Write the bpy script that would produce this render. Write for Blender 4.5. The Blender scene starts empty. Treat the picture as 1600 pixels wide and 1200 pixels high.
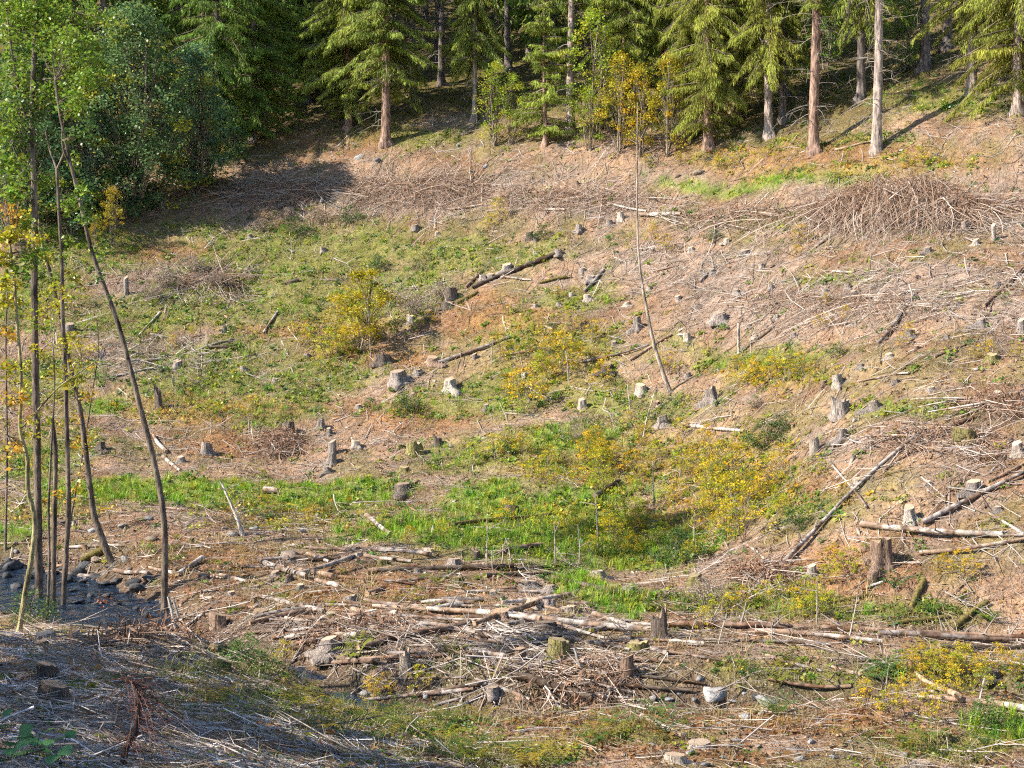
import bpy, math, random
import numpy as np
from mathutils import Vector, Matrix, Euler

random.seed(7)
rng = np.random.default_rng(7)
sc = bpy.context.scene
col = sc.collection
R = math.radians

# ------------------------------------------------------------------ camera, sky, sun, exposure
F, PITCH, CAMZ = 2198.0, R(2.5), 6.0           # focal length in pixels of a 1600 wide frame
cam_d = bpy.data.cameras.new('camera')
cam_d.sensor_width = 36.0
cam_d.lens = 36.0 * F / 1600.0
cam_d.clip_start, cam_d.clip_end = 0.1, 600.0
cam = bpy.data.objects.new('camera', cam_d)
cam.location = (0, 0, CAMZ)
cam.rotation_euler = (math.pi / 2 - PITCH, 0, 0)
col.objects.link(cam)
sc.camera = cam

SUN_EL = R(38)
SUN_TRAVEL = Vector((0.95, 0.30, 0)).normalized()      # horizontal direction the light travels
sun_d = bpy.data.lights.new('sun', 'SUN')
sun_d.energy, sun_d.angle, sun_d.color = 5.0, R(0.53), (1.0, 0.93, 0.82)
sun = bpy.data.objects.new('sun', sun_d)
ldir = Vector((SUN_TRAVEL.x * math.cos(SUN_EL), SUN_TRAVEL.y * math.cos(SUN_EL), -math.sin(SUN_EL)))
sun.rotation_euler = ldir.to_track_quat('-Z', 'Y').to_euler()
sun.location = (-30, -10, 40)
col.objects.link(sun)

world = bpy.data.worlds.new('World')
sc.world = world
world.use_nodes = True
nt = world.node_tree
sky = nt.nodes.new('ShaderNodeTexSky')
sky.sky_type = 'NISHITA'
sky.sun_disc = False
sky.sun_elevation = SUN_EL
sky.sun_rotation = math.atan2(-SUN_TRAVEL.x, -SUN_TRAVEL.y)
sky.air_density, sky.dust_density, sky.ozone_density = 1.0, 0.4, 3.5
bg = nt.nodes['Background']
bg.inputs['Strength'].default_value = 0.12
nt.links.new(sky.outputs[0], bg.inputs['Color'])

vs = sc.view_settings
vs.view_transform, vs.look, vs.gamma, vs.exposure = 'Standard', 'None', 1.0, 1.15
vs.use_curve_mapping = False
sc.cycles.use_denoising = False
sc.cycles.filter_width = 1.2
sc.cycles.max_bounces, sc.cycles.diffuse_bounces, sc.cycles.glossy_bounces, sc.cycles.transmission_bounces = 3, 2, 1, 2
sc.cycles.use_light_tree = False
sc.cycles.debug_use_spatial_splits = True
sc.cycles.adaptive_threshold, sc.cycles.adaptive_min_samples = 0.03, 16
sc.cycles.sample_clamp_indirect, sc.cycles.sample_clamp_direct = 3.0, 8.0
def shade(c, lo=0.85, hi=1.15):
    k = random.uniform(lo, hi); return [x * k for x in c]

# ------------------------------------------------------------------ materials
def new_mat(name):
    m = bpy.data.materials.new(name)
    m.use_nodes = True
    n = m.node_tree.nodes
    return m, n, m.node_tree.links, n['Principled BSDF'], n['Material Output']

def tinted(n, l, lo=0.7, hi=1.3, scale=8.0, stretch=None, objcol=True, a=0.3, b=0.7, detail=2):
    """vertex colour x object colour x noise"""
    at = n.new('ShaderNodeAttribute'); at.attribute_name = 'Col'
    last = at.outputs['Color']
    if objcol:
        oi = n.new('ShaderNodeObjectInfo')
        mx = n.new('ShaderNodeMix'); mx.data_type = 'RGBA'; mx.blend_type = 'MULTIPLY'
        mx.inputs[0].default_value = 1
        l.new(last, mx.inputs[6]); l.new(oi.outputs['Color'], mx.inputs[7]); last = mx.outputs[2]
    if scale is None: return last, None
    tc = n.new('ShaderNodeTexCoord')
    src = tc.outputs['Object']
    if stretch:
        mp = n.new('ShaderNodeMapping'); mp.inputs['Scale'].default_value = stretch
        l.new(src, mp.inputs[0]); src = mp.outputs[0]
    no = n.new('ShaderNodeTexNoise'); no.inputs['Scale'].default_value = scale
    no.inputs['Detail'].default_value = detail; no.inputs['Roughness'].default_value = 0.7
    l.new(src, no.inputs['Vector'])
    mr = n.new('ShaderNodeMapRange')
    mr.inputs[1].default_value, mr.inputs[2].default_value = a, b
    mr.inputs[3].default_value, mr.inputs[4].default_value = lo, hi
    l.new(no.outputs[0], mr.inputs[0])
    m2 = n.new('ShaderNodeMix'); m2.data_type = 'RGBA'; m2.blend_type = 'MULTIPLY'
    m2.inputs[0].default_value = 1
    l.new(last, m2.inputs[6]); l.new(mr.outputs[0], m2.inputs[7])
    return m2.outputs[2], no.outputs[0]

def bump(n, l, p, h, strength, dist):
    b = n.new('ShaderNodeBump'); b.inputs['Strength'].default_value = strength
    b.inputs['Distance'].default_value = dist
    l.new(h, b.inputs['Height']); l.new(b.outputs[0], p.inputs['Normal'])

def foliage_mat(name, trans=0.4, rough=0.45, spec=0.35):
    m, n, l, p, out = new_mat(name)
    c, _ = tinted(n, l, scale=None)
    l.new(c, p.inputs['Base Color'])
    p.inputs['Roughness'].default_value = rough
    p.inputs['Specular IOR Level'].default_value = spec
    t = n.new('ShaderNodeBsdfTranslucent'); l.new(c, t.inputs[0])
    mx = n.new('ShaderNodeMixShader'); mx.inputs[0].default_value = trans
    l.new(p.outputs[0], mx.inputs[1]); l.new(t.outputs[0], mx.inputs[2])
    l.new(mx.outputs[0], out.inputs[0])
    return m

def solid_mat(name, lo, hi, scale, rough=0.85, bs=0.0, bd=0.02, stretch=None, a=0.3, b=0.7, detail=2):
    m, n, l, p, out = new_mat(name)
    c, h = tinted(n, l, lo, hi, scale, stretch, True, a, b, detail)
    l.new(c, p.inputs['Base Color'])
    p.inputs['Roughness'].default_value = rough
    p.inputs['Specular IOR Level'].default_value = 0.25
    if bs: bump(n, l, p, h, bs, bd)
    return m

M = {}
M['leaf'] = foliage_mat('leaf', 0.38)
M['gloss_leaf'] = foliage_mat('glossy_leaf', 0.38, 0.42, 0.4)
M['needle'] = foliage_mat('needle', 0.22, 0.6, 0.2)
M['grass'] = foliage_mat('grass', 0.38, 0.55, 0.25)
M['twig'] = solid_mat('dry_twig', 1, 1, None, 0.8)
M['bark'] = solid_mat('bark', 0.25, 1.6, 2.6, 0.9, 1.0, 0.05, (3.0, 3.0, 0.7), 0.34, 0.66, 3)
M['logwood'] = solid_mat('weathered_log', 0.35, 1.35, 6.0, 0.75, 0.7, 0.02, None, 0.36, 0.62, 3)
def log_mat():
    m = solid_mat('weathered_log', 0.35, 1.35, 6.0, 0.75, 0.7, 0.02, None, 0.36, 0.62, 3)
    n, l = m.node_tree.nodes, m.node_tree.links
    p = n['Principled BSDF']; src = p.inputs['Base Color'].links[0].from_socket
    tc = n.new('ShaderNodeTexCoord'); no = n.new('ShaderNodeTexNoise'); no.inputs['Scale'].default_value = 1.7; no.inputs['Detail'].default_value = 3
    l.new(tc.outputs['Object'], no.inputs['Vector'])
    mr = n.new('ShaderNodeMapRange'); mr.inputs[1].default_value, mr.inputs[2].default_value = 0.50, 0.58
    l.new(no.outputs[0], mr.inputs[0])
    mx = n.new('ShaderNodeMix'); mx.data_type = 'RGBA'; mx.blend_type = 'MULTIPLY'      # bark left in patches
    mx.inputs[7].default_value = (0.55, 0.42, 0.33, 1)
    l.new(mr.outputs[0], mx.inputs[0]); l.new(src, mx.inputs[6]); l.new(mx.outputs[2], p.inputs['Base Color'])
    return m
M['logwood'] = log_mat()
M['rock'] = solid_mat('rock', 0.6, 1.35, 4.0, 0.8, 0.8, 0.04)
M['moss'] = solid_mat('moss', 0.5, 1.4, 14.0, 1.0, 0.9, 0.03)

def ring_mat():
    m, n, l, p, out = new_mat('cut_wood')
    tc = n.new('ShaderNodeTexCoord')
    w = n.new('ShaderNodeTexWave'); w.wave_type = 'RINGS'; w.rings_direction = 'Z'
    w.inputs['Scale'].default_value = 12; w.inputs['Distortion'].default_value = 2.5
    w.inputs['Detail'].default_value = 3
    l.new(tc.outputs['Object'], w.inputs[0])
    no = n.new('ShaderNodeTexNoise'); no.inputs['Scale'].default_value = 9
    l.new(tc.outputs['Object'], no.inputs[0])
    cr = n.new('ShaderNodeMix'); cr.data_type = 'RGBA'
    cr.inputs[6].default_value = (0.30, 0.22, 0.15, 1); cr.inputs[7].default_value = (0.50, 0.40, 0.30, 1)
    l.new(w.outputs[1], cr.inputs[0])
    m2 = n.new('ShaderNodeMix'); m2.data_type = 'RGBA'; m2.blend_type = 'MULTIPLY'; m2.inputs[0].default_value = 0.7
    l.new(cr.outputs[2], m2.inputs[6]); l.new(no.outputs[0], m2.inputs[7])
    oi = n.new('ShaderNodeObjectInfo')
    m3 = n.new('ShaderNodeMix'); m3.data_type = 'RGBA'; m3.blend_type = 'MULTIPLY'; m3.inputs[0].default_value = 1
    l.new(m2.outputs[2], m3.inputs[6]); l.new(oi.outputs['Color'], m3.inputs[7])
    l.new(m3.outputs[2], p.inputs['Base Color'])
    p.inputs['Roughness'].default_value = 0.8
    bump(n, l, p, w.outputs[1], 0.3, 0.005)
    return m
M['cut'] = ring_mat()

def ground_mat():
    m, n, l, p, out = new_mat('ground_litter')
    at = n.new('ShaderNodeAttribute'); at.attribute_name = 'Col'
    tc = n.new('ShaderNodeTexCoord')
    def noise(s, d=6, r=0.7):
        k = n.new('ShaderNodeTexNoise'); k.inputs['Scale'].default_value = s
        k.inputs['Detail'].default_value = d; k.inputs['Roughness'].default_value = r
        l.new(tc.outputs['Object'], k.inputs['Vector']); return k
    def rangeof(o, a, b, c, d):
        k = n.new('ShaderNodeMapRange')
        for i, v in zip((1, 2, 3, 4), (a, b, c, d)): k.inputs[i].default_value = v
        l.new(o, k.inputs[0]); return k.outputs[0]
    def mul(a, b):
        k = n.new('ShaderNodeMix'); k.data_type = 'RGBA'; k.blend_type = 'MULTIPLY'; k.inputs[0].default_value = 1
        l.new(a, k.inputs[6]); l.new(b, k.inputs[7]); return k.outputs[2]
    n1, n2, n3 = noise(0.9, 2), noise(5.0, 3, 0.75), noise(26.0, 1, 0.8)
    c = mul(at.outputs['Color'], rangeof(n1.outputs[0], 0.3, 0.7, 0.7, 1.25))
    c = mul(c, rangeof(n2.outputs[0], 0.3, 0.7, 0.55, 1.4))
    # straw-pale and dark-humus speckle
    k = n.new('ShaderNodeMix'); k.data_type = 'RGBA'
    l.new(rangeof(n3.outputs[0], 0.56, 0.70, 0.0, 0.75), k.inputs[0])
    l.new(c, k.inputs[6]); k.inputs[7].default_value = (0.42, 0.34, 0.27, 1)
    k2 = n.new('ShaderNodeMix'); k2.data_type = 'RGBA'
    l.new(rangeof(n3.outputs[0], 0.44, 0.32, 0.0, 0.8), k2.inputs[0])
    l.new(k.outputs[2], k2.inputs[6]); k2.inputs[7].default_value = (0.10, 0.055, 0.03, 1)
    fade = n.new('ShaderNodeMix'); fade.data_type = 'RGBA'; fade.inputs[0].default_value = 0.55
    l.new(c, fade.inputs[6]); l.new(k2.outputs[2], fade.inputs[7])
    l.new(fade.outputs[2], p.inputs['Base Color'])
    p.inputs['Roughness'].default_value = 0.95
    p.inputs['Specular IOR Level'].default_value = 0.1
    bump(n, l, p, n2.outputs[0], 1.0, 0.14)
    return m
M['ground'] = ground_mat()

def water_mat():
    m, n, l, p, out = new_mat('stream_water')
    p.inputs['Base Color'].default_value = (0.012, 0.022, 0.040, 1)  # blue of the reflected sky mixed into the base colour
    p.inputs['Roughness'].default_value = 0.05
    p.inputs['IOR'].default_value = 1.5
    p.inputs['Specular IOR Level'].default_value = 0.8
    tc = n.new('ShaderNodeTexCoord')
    no = n.new('ShaderNodeTexNoise'); no.inputs['Scale'].default_value = 3.5; no.inputs['Detail'].default_value = 3
    l.new(tc.outputs['Object'], no.inputs[0])
    bump(n, l, p, no.outputs[0], 1.0, 0.2)
    return m
M['water'] = water_mat()

# ------------------------------------------------------------------ mesh helpers
def set_col(me, C):
    at = me.attributes.new('Col', 'FLOAT_COLOR', 'POINT')
    n = len(me.vertices)
    A = np.ones((n, 4), np.float32)
    A[:, :3] = np.asarray(C, np.float32)
    at.data.foreach_set('color', A.ravel())

def mesh(name, V, Fs, mat, C=(1, 1, 1), smooth=True):
    """Fs: int array (n,k) or a list of such arrays / lists of polygons"""
    V = np.asarray(V, np.float32)
    if isinstance(Fs, np.ndarray): Fs = [Fs]
    me = bpy.data.meshes.new(name)
    loops, starts, s = [], [], 0
    for f in Fs:
        f = np.asarray(f, np.int32)
        if f.size == 0: continue
        n, k = f.shape
        loops.append(f.ravel()); starts.append(s + np.arange(n) * k); s += n * k
    L = np.concatenate(loops); S = np.concatenate(starts).astype(np.int32)
    me.vertices.add(len(V)); me.vertices.foreach_set('co', V.ravel())
    me.loops.add(len(L)); me.loops.foreach_set('vertex_index', L)
    me.polygons.add(len(S)); me.polygons.foreach_set('loop_start', S)
    if smooth: me.polygons.foreach_set('use_smooth', np.ones(len(S), bool))
    me.update(calc_edges=True)
    set_col(me, C)
    me.materials.append(mat)
    return me

def link(name, data, parent=None, loc=None, rot=None, scale=None, color=None):
    o = bpy.data.objects.new(name, data)
    col.objects.link(o)
    if parent is not None: o.parent = parent
    if loc is not None: o.location = loc
    if rot is not None: o.rotation_euler = rot
    if scale is not None: o.scale = scale if hasattr(scale, '__len__') else (scale,) * 3
    if color is not None: o.color = (*color, 1)
    return o

def tag(o, label, cat, group=None, kind=None):
    o['label'] = label; o['category'] = cat
    if group: o['group'] = group
    if kind: o['kind'] = kind
    return o

# noise -----------------------------------------------------------------------
_T = np.random.default_rng(11).random((256, 256))
def vnoise(x, y):
    x = np.asarray(x, float); y = np.asarray(y, float)
    xi = np.floor(x).astype(int); yi = np.floor(y).astype(int)
    fx = x - xi; fy = y - yi
    fx = fx * fx * (3 - 2 * fx); fy = fy * fy * (3 - 2 * fy)
    a = _T[yi & 255, xi & 255]; b = _T[yi & 255, (xi + 1) & 255]
    c = _T[(yi + 1) & 255, xi & 255]; d = _T[(yi + 1) & 255, (xi + 1) & 255]
    return (a * (1 - fx) + b * fx) * (1 - fy) + (c * (1 - fx) + d * fx) * fy
def fbm(x, y, o=4):
    s = 0; a = 0.5; t = 0
    for i in range(o):
        s = s + a * vnoise(x * 2 ** i + 17.3 * i, y * 2 ** i + 9.1 * i); t += a; a *= 0.5
    return s / t

# ------------------------------------------------------------------ terrain
cP, sP = math.cos(PITCH), math.sin(PITCH)
def ray(u, v):
    dx, dy = (u - 800) / F, (600 - v) / F
    d = np.array([dx, cP + dy * sP, -sP + dy * cP])
    return d / d[1]
def at_depth(u, v, Y):
    d = ray(u, v); return np.array([d[0] * Y, Y, CAMZ + d[2] * Y])
def to_px(x, y, z):
    zz = z - CAMZ
    fwd = y * cP - zz * sP; up = y * sP + zz * cP
    return 800 + F * x / fwd, 600 - F * up / fwd

COLS = {
 -500: [(1200, 9), (1100, 13), (1000, 21), (940, 31), (860, 36), (740, 46), (500, 60), (330, 70), (100, 86), (0, 98)],
 0: [(1200, 9.5), (1100, 13.5), (1030, 18), (995, 21.5), (940, 30.5), (900, 32.5), (860, 35.5), (820, 38), (740, 45), (650, 50), (500, 57), (400, 62), (330, 66), (250, 71), (100, 84), (0, 96)],
 250: [(1200, 11), (1100, 15.5), (1040, 19.5), (1010, 22.5), (985, 27.5), (950, 29), (880, 33.5), (810, 38.5), (760, 43), (740, 45), (650, 50), (550, 55), (450, 60), (350, 65), (300, 68), (200, 76), (100, 86), (0, 98)],
 550: [(1200, 14.5), (1120, 20), (1090, 22.3), (1030, 24), (950, 28), (870, 33.5), (800, 39.5), (760, 43), (700, 46.5), (600, 52), (500, 57), (400, 62), (320, 66.5), (270, 69), (220, 71.5), (100, 85), (0, 98)],
 800: [(1200, 17), (1140, 19.8), (1095, 22.3), (1045, 23.6), (950, 27.5), (870, 32.5), (800, 38), (700, 44.5), (600, 49.5), (500, 54), (400, 58.5), (310, 63), (275, 64.5), (230, 66.5), (100, 80), (0, 94)],
 1100: [(1200, 17.5), (1130, 20), (1095, 22.5), (1045, 23.8), (950, 28), (880, 32), (800, 36.5), (700, 41), (600, 45), (500, 49), (400, 53.5), (310, 58), (270, 59.5), (235, 61), (100, 75), (0, 88)],
 1350: [(1200, 17.5), (1100, 21), (1000, 25), (930, 27.5), (860, 29), (700, 33.5), (550, 39.5), (400, 47), (310, 52), (270, 53.5), (220, 55.5), (100, 67), (0, 78)],
 1600: [(1200, 17.5), (1100, 20.5), (1010, 24.5), (960, 26), (850, 27.5), (700, 31), (550, 36), (400, 43), (310, 48), (270, 49.5), (170, 53), (60, 62), (0, 68)],
 2100: [(1200, 15.5), (1010, 21), (850, 23.5), (700, 26.5), (550, 31), (400, 38), (310, 43), (170, 48), (0, 60)],
}
CP = [at_depth(u, v, Y) for u, L in COLS.items() for v, Y in L]
CP += [np.array(p, float) for p in [
    (0, 0, 4.4), (-10, 0, 4.6), (10, 0, 4.2), (0, -25, 7), (-25, 5, 4.5), (-30, 20, 3), (25, 5, 4), (0, 8, 3.0), (-4, 6, 3.5), (6, 10, 2.0),
    (-100, 0, 6), (-100, 60, 10), (-100, 150, 45), (100, 0, 12), (90, 50, 35), (100, 150, 75), (0, 150, 50), (-50, 130, 40), (50, 130, 52), (0, -60, 12), (-60, 30, 3), (50, 20, 14)]]
CP = np.array(CP)
def _phi(r2): return 0.5 * r2 * np.log(r2 + 1e-9)
_n = len(CP); _P = CP[:, :2] / 20.0
_K = _phi(((_P[:, None] - _P[None]) ** 2).sum(-1)) + np.eye(_n) * 2e-4
_A = np.zeros((_n + 3, _n + 3)); _A[:_n, :_n] = _K
_A[:_n, _n] = 1; _A[:_n, _n + 1:] = _P; _A[_n, :_n] = 1; _A[_n + 1:, :_n] = _P.T
_W = np.linalg.solve(_A, np.concatenate([CP[:, 2], np.zeros(3)]))
def base_h(X, Y):
    sh = X.shape; q = np.stack([X.ravel(), Y.ravel()], 1) / 20.0
    out = np.empty(len(q))
    for i in range(0, len(q), 20000):
        b = q[i:i + 20000]
        out[i:i + 20000] = _phi(((b[:, None] - _P[None]) ** 2).sum(-1)) @ _W[:_n] + _W[_n] + b @ _W[_n + 1:]
    return out.reshape(sh)

STREAM = np.array([(-24, 38), (-15, 35.3), (-11.5, 33.2), (-9.2, 30.9), (-7.6, 28.4), (-6, 26), (-4, 24.2), (-2.5, 22.9), (0, 22.3), (1.5, 22.3), (3, 22.5), (5, 22.3), (8, 21.4), (14, 19.5), (24, 17)], float)
SW = np.array([1.9, 1.8, 1.8, 1.5, 1.1, 0.9, 0.7, 0.6, 0.6, 0.6, 0.65, 0.55, 0.5, 0.5, 0.5])
_ts = np.linspace(0, len(STREAM) - 1, 160)
SP = np.stack([np.interp(_ts, np.arange(len(STREAM)), STREAM[:, k]) for k in (0, 1)], 1)
SPW = np.interp(_ts, np.arange(len(SW)), SW)
def stream_dist(X, Y):
    """distance to the stream's centre line in units of its half width"""
    d = np.full(X.shape, 99.0)
    for (px, py), w in zip(SP, SPW): d = np.minimum(d, np.hypot(X - px, Y - py) / w)
    return d

def axis(lo, hi, f):
    a = [lo]
    while a[-1] < hi: a.append(a[-1] + f(a[-1]))
    return np.array(a)
gx = axis(-120, 120, lambda x: 0.24 if -23 < x < 25 else min(6, 0.24 + 0.09 * (abs(x) - 23)))
gy = axis(-50, 160, lambda y: max(0.6, min(4, -y * 0.15)) if y < 5 else (0.16 if y < 30 else (0.24 if y < 50 else (0.34 if y < 72 else min(4, 0.34 + 0.05 * (y - 72))))))
GX, GY = np.meshgrid(gx, gy)
H0 = base_h(GX, GY)
sd = stream_dist(GX, GY)
_far = np.clip((GY - 15) / 40, 0, 1)
H0 += (fbm(GX * 0.45, GY * 0.45) - 0.5) * (0.35 + 0.35 * _far) + (fbm(GX * 2.2 + 40, GY * 2.2) - 0.5) * 0.16
# the stream bed with a cut bank
H0 -= (0.42 + 0.25 * np.clip((-GX - 4) / 4, 0, 1)) * np.clip(1.35 - sd, 0, 0.8) / 0.8
def H(x, y):
    x = np.asarray(x, float); y = np.asarray(y, float)
    fx = np.interp(x, gx, np.arange(len(gx))); fy = np.interp(y, gy, np.arange(len(gy)))
    ix = np.clip(fx.astype(int), 0, len(gx) - 2); iy = np.clip(fy.astype(int), 0, len(gy) - 2)
    a, b = fx - ix, fy - iy
    return (H0[iy, ix] * (1 - a) + H0[iy, ix + 1] * a) * (1 - b) + (H0[iy + 1, ix] * (1 - a) + H0[iy + 1, ix + 1] * a) * b
_T_ = np.concatenate([np.arange(6, 40, 0.04), np.arange(40, 130, 0.1)])
def hit(u, v):
    d = ray(u, v)
    z = CAMZ + d[2] * _T_
    g = H(d[0] * _T_, _T_)
    k = np.argmax(z < g)
    Y = _T_[k] if z[k] < g[k] else _T_[-1]
    return np.array([d[0] * Y, Y, float(H(d[0] * Y, Y))])
def normal(x, y, e=0.3):
    n = Vector((float(H(x - e, y) - H(x + e, y)), float(H(x, y - e) - H(x, y + e)), 2 * e)); n.normalize(); return n

# zones of ground cover: centre and half size as seen across the slope, laid on the ground
ZONES = {
 'green': [(450, 395, 210, 45), (720, 400, 150, 28), (400, 470, 170, 60), (330, 560, 120, 45), (150, 385, 120, 45), (40, 450, 110, 70), (500, 590, 120, 35), (620, 440, 80, 30), (430, 640, 90, 28), (330, 610, 140, 25),
           (60, 720, 80, 40), (1180, 560, 110, 22), (640, 215, 110, 18), (780, 700, 150, 35), (650, 640, 70, 22), (1300, 440, 60, 10), (1150, 345, 110, 16), (1450, 150, 100, 35), (1290, 1060, 220, 24), (1450, 1170, 120, 26), (650, 1135, 200, 28), (760, 1185, 220, 18), (1250, 950, 150, 18), (1150, 940, 120, 25), (430, 1090, 110, 26), (90, 590, 80, 40), (1230, 790, 60, 30), (900, 470, 70, 25), (540, 470, 160, 45), (230, 500, 140, 45), (780, 620, 170, 40), (1000, 640, 120, 30), (850, 530, 110, 40), (1420, 640, 80, 18), (560, 1120, 160, 22), (1000, 1150, 130, 16), (380, 1060, 120, 16), (1560, 1080, 70, 30), (1400, 960, 120, 18), (1250, 225, 130, 18)],
 'lush': [(230, 775, 200, 18), (500, 772, 130, 20), (770, 790, 90, 32), (905, 912, 45, 22), (965, 940, 60, 22), (650, 830, 140, 24), (840, 850, 150, 32), (20, 835, 45, 16), (1180, 293, 150, 7), (160, 635, 40, 12), (900, 800, 120, 40), (1000, 870, 120, 25), (1560, 1140, 60, 25), (900, 690, 90, 25)],
 'yellow': [(940, 735, 130, 50), (1130, 770, 120, 70), (1000, 835, 160, 45), (1160, 700, 80, 30), (480, 805, 150, 22), (860, 560, 90, 55), (1200, 590, 90, 25), (300, 640, 120, 22), (90, 800, 110, 14), (1120, 250, 60, 20), (1300, 265, 120, 16), (1440, 255, 70, 18), (520, 520, 60, 40), (1480, 1070, 90, 40)],
 'rust': [(330, 640, 130, 22), (750, 490, 70, 40), (1060, 740, 60, 45), (900, 1130, 140, 22), (1255, 760, 45, 45), (650, 655, 110, 26), (300, 300, 60, 12), (1250, 1130, 200, 30), (1240, 240, 200, 30), (480, 225, 160, 25), (1300, 890, 120, 60), (380, 700, 140, 25), (460, 1050, 120, 16), (1100, 1180, 160, 22), (600, 940, 220, 40), (330, 880, 140, 40), (470, 520, 120, 16), (600, 560, 110, 16), (1100, 800, 70, 40), (820, 500, 80, 30), (250, 400, 80, 16), (560, 640, 60, 20)],
 'brash': [(440, 300, 130, 22), (660, 310, 210, 30), (900, 318, 160, 20), (1390, 340, 190, 42), (1150, 340, 120, 25), (1260, 475, 220, 55), (640, 465, 60, 30), (300, 445, 130, 35), (1450, 430, 120, 25), (250, 560, 120, 30), (60, 1130, 260, 75), (300, 1170, 220, 50), (1450, 690, 120, 25), (650, 1000, 330, 45), (1100, 420, 160, 40)],
}
ZW = {}
for kind, L in ZONES.items():
    zz = []
    for u, v, ru, rv in L:
        c = hit(u, v); hi_ = hit(u, max(5, v - rv)); lo_ = hit(u, min(1199, v + rv))
        a_, b_ = hit(u - ru, v), hit(u + ru, v)       # the patch lies along the slope's own contour
        zz.append((c[0], c[1], ru * c[1] / F, max(0.5, abs(hi_[1] - lo_[1]) / 2), (b_[1] - a_[1]) / (b_[0] - a_[0])))
    ZW[kind] = np.array(zz)
def zone(kind, x, y):
    x = np.asarray(x, float); y = np.asarray(y, float)
    w = np.zeros(x.shape)
    off = {'green': 0, 'lush': 31, 'yellow': 67, 'rust': 93, 'brash': 121}[kind]
    nz = (fbm(x * 0.55 + off, y * 0.55 + off) - 0.5) * 1.6 + (fbm(x * 2.1 + off, y * 2.1) - 0.5) * 1.0
    for cx, cy, rx, ry, kk in ZW[kind]:
        q = np.hypot((x - cx) / rx, (y - cy - kk * (x - cx)) / ry) + nz * 0.55
        w = np.maximum(w, np.clip((1.2 - q) / 0.6, 0, 1))
    return w
EDGE_U = [-500, 0, 250, 480, 600, 750, 900, 1100, 1270, 1370, 1480, 1600, 2100]
EDGE_V = [330, 330, 310, 240, 215, 200, 225, 225, 222, 225, 170, 150, 110]
_ep = np.array([hit(u, v) for u, v in zip(EDGE_U, EDGE_V)])
def forest_depth(x, y):
    """metres behind the forest edge"""
    return y - np.interp(x, _ep[:, 0], _ep[:, 1])

def mixc(C, w, c): return C + (np.array(c) - C) * w[..., None]
zc = {k: zone(k, GX, GY) for k in ZONES}
C = np.ones(GX.shape + (3,)) * np.array((0.285, 0.178, 0.108))
pn = fbm(GX * 0.35 + 5, GY * 0.35 + 70)
C = mixc(C, np.clip((pn - 0.46) * 4, 0, 0.85), (0.17, 0.088, 0.045))
C = mixc(C, np.clip((fbm(GX * 1.4 + 80, GY * 1.4 + 33) - 0.52) * 5, 0, 0.6), (0.21, 0.16, 0.125))
pm = fbm(GX * 0.8 + 50, GY * 0.8 + 20)
C = mixc(C, np.clip((pm - 0.48) * 4, 0, 0.75), (0.165, 0.135, 0.045))
C = mixc(C, zc['brash'] * 0.6, (0.27, 0.195, 0.15))
C = mixc(C, zc['green'] * 0.8, (0.135, 0.15, 0.025))
C = mixc(C, zc['rust'] * 0.7, (0.24, 0.11, 0.042))
C = mixc(C, zc['yellow'] * 0.7, (0.24, 0.18, 0.045))
C = mixc(C, zc['lush'] * 0.8, (0.14, 0.21, 0.02))
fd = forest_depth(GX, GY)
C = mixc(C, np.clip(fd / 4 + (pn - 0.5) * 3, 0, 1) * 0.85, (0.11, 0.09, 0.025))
C = mixc(C, np.clip(1.9 - sd, 0, 1) * 0.85, (0.085, 0.06, 0.04))
ny, nx = GX.shape
I = np.arange(ny * nx).reshape(ny, nx)
Q = np.stack([I[:-1, :-1], I[:-1, 1:], I[1:, 1:], I[1:, :-1]], -1).reshape(-1, 4)
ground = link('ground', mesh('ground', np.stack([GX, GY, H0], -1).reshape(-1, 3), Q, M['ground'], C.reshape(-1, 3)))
ground['kind'] = 'structure'; ground['label'] = 'brown cleared hillside and valley floor of needle litter and soil'

# stream water
tn = np.gradient(SP, axis=0); tn /= np.linalg.norm(tn, axis=1)[:, None]
nrm = np.stack([-tn[:, 1], tn[:, 0]], 1)
wl = H(SP[:, 0], SP[:, 1]) + 0.05 + 0.30 * np.clip((-SP[:, 0] - 5) / 3, 0, 1)
wl = np.convolve(np.pad(wl, 8, mode='edge'), np.ones(17) / 17, 'valid')
wl = np.where(SP[:, 0] < -5.5, np.maximum(wl, H(SP[:, 0], SP[:, 1]) + 0.07), np.minimum(wl, H(SP[:, 0], SP[:, 1]) + 0.09))
WV = []
for k in range(len(SP)):
    for s in np.linspace(-1, 1, 7):
        p = SP[k] + nrm[k] * s * SPW[k] * 1.15
        WV.append((p[0], p[1], wl[k] + 0.012 * math.sin(k * 1.7 + s * 5)))
I = np.arange(len(SP) * 7).reshape(len(SP), 7)
WQ = np.stack([I[:-1, :-1], I[:-1, 1:], I[1:, 1:], I[1:, :-1]], -1).reshape(-1, 4)
water = link('stream_water', mesh('stream_water', np.array(WV), WQ, M['water']))
water['kind'] = 'structure'; water['label'] = 'dark shallow stream winding past the alders'

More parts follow.
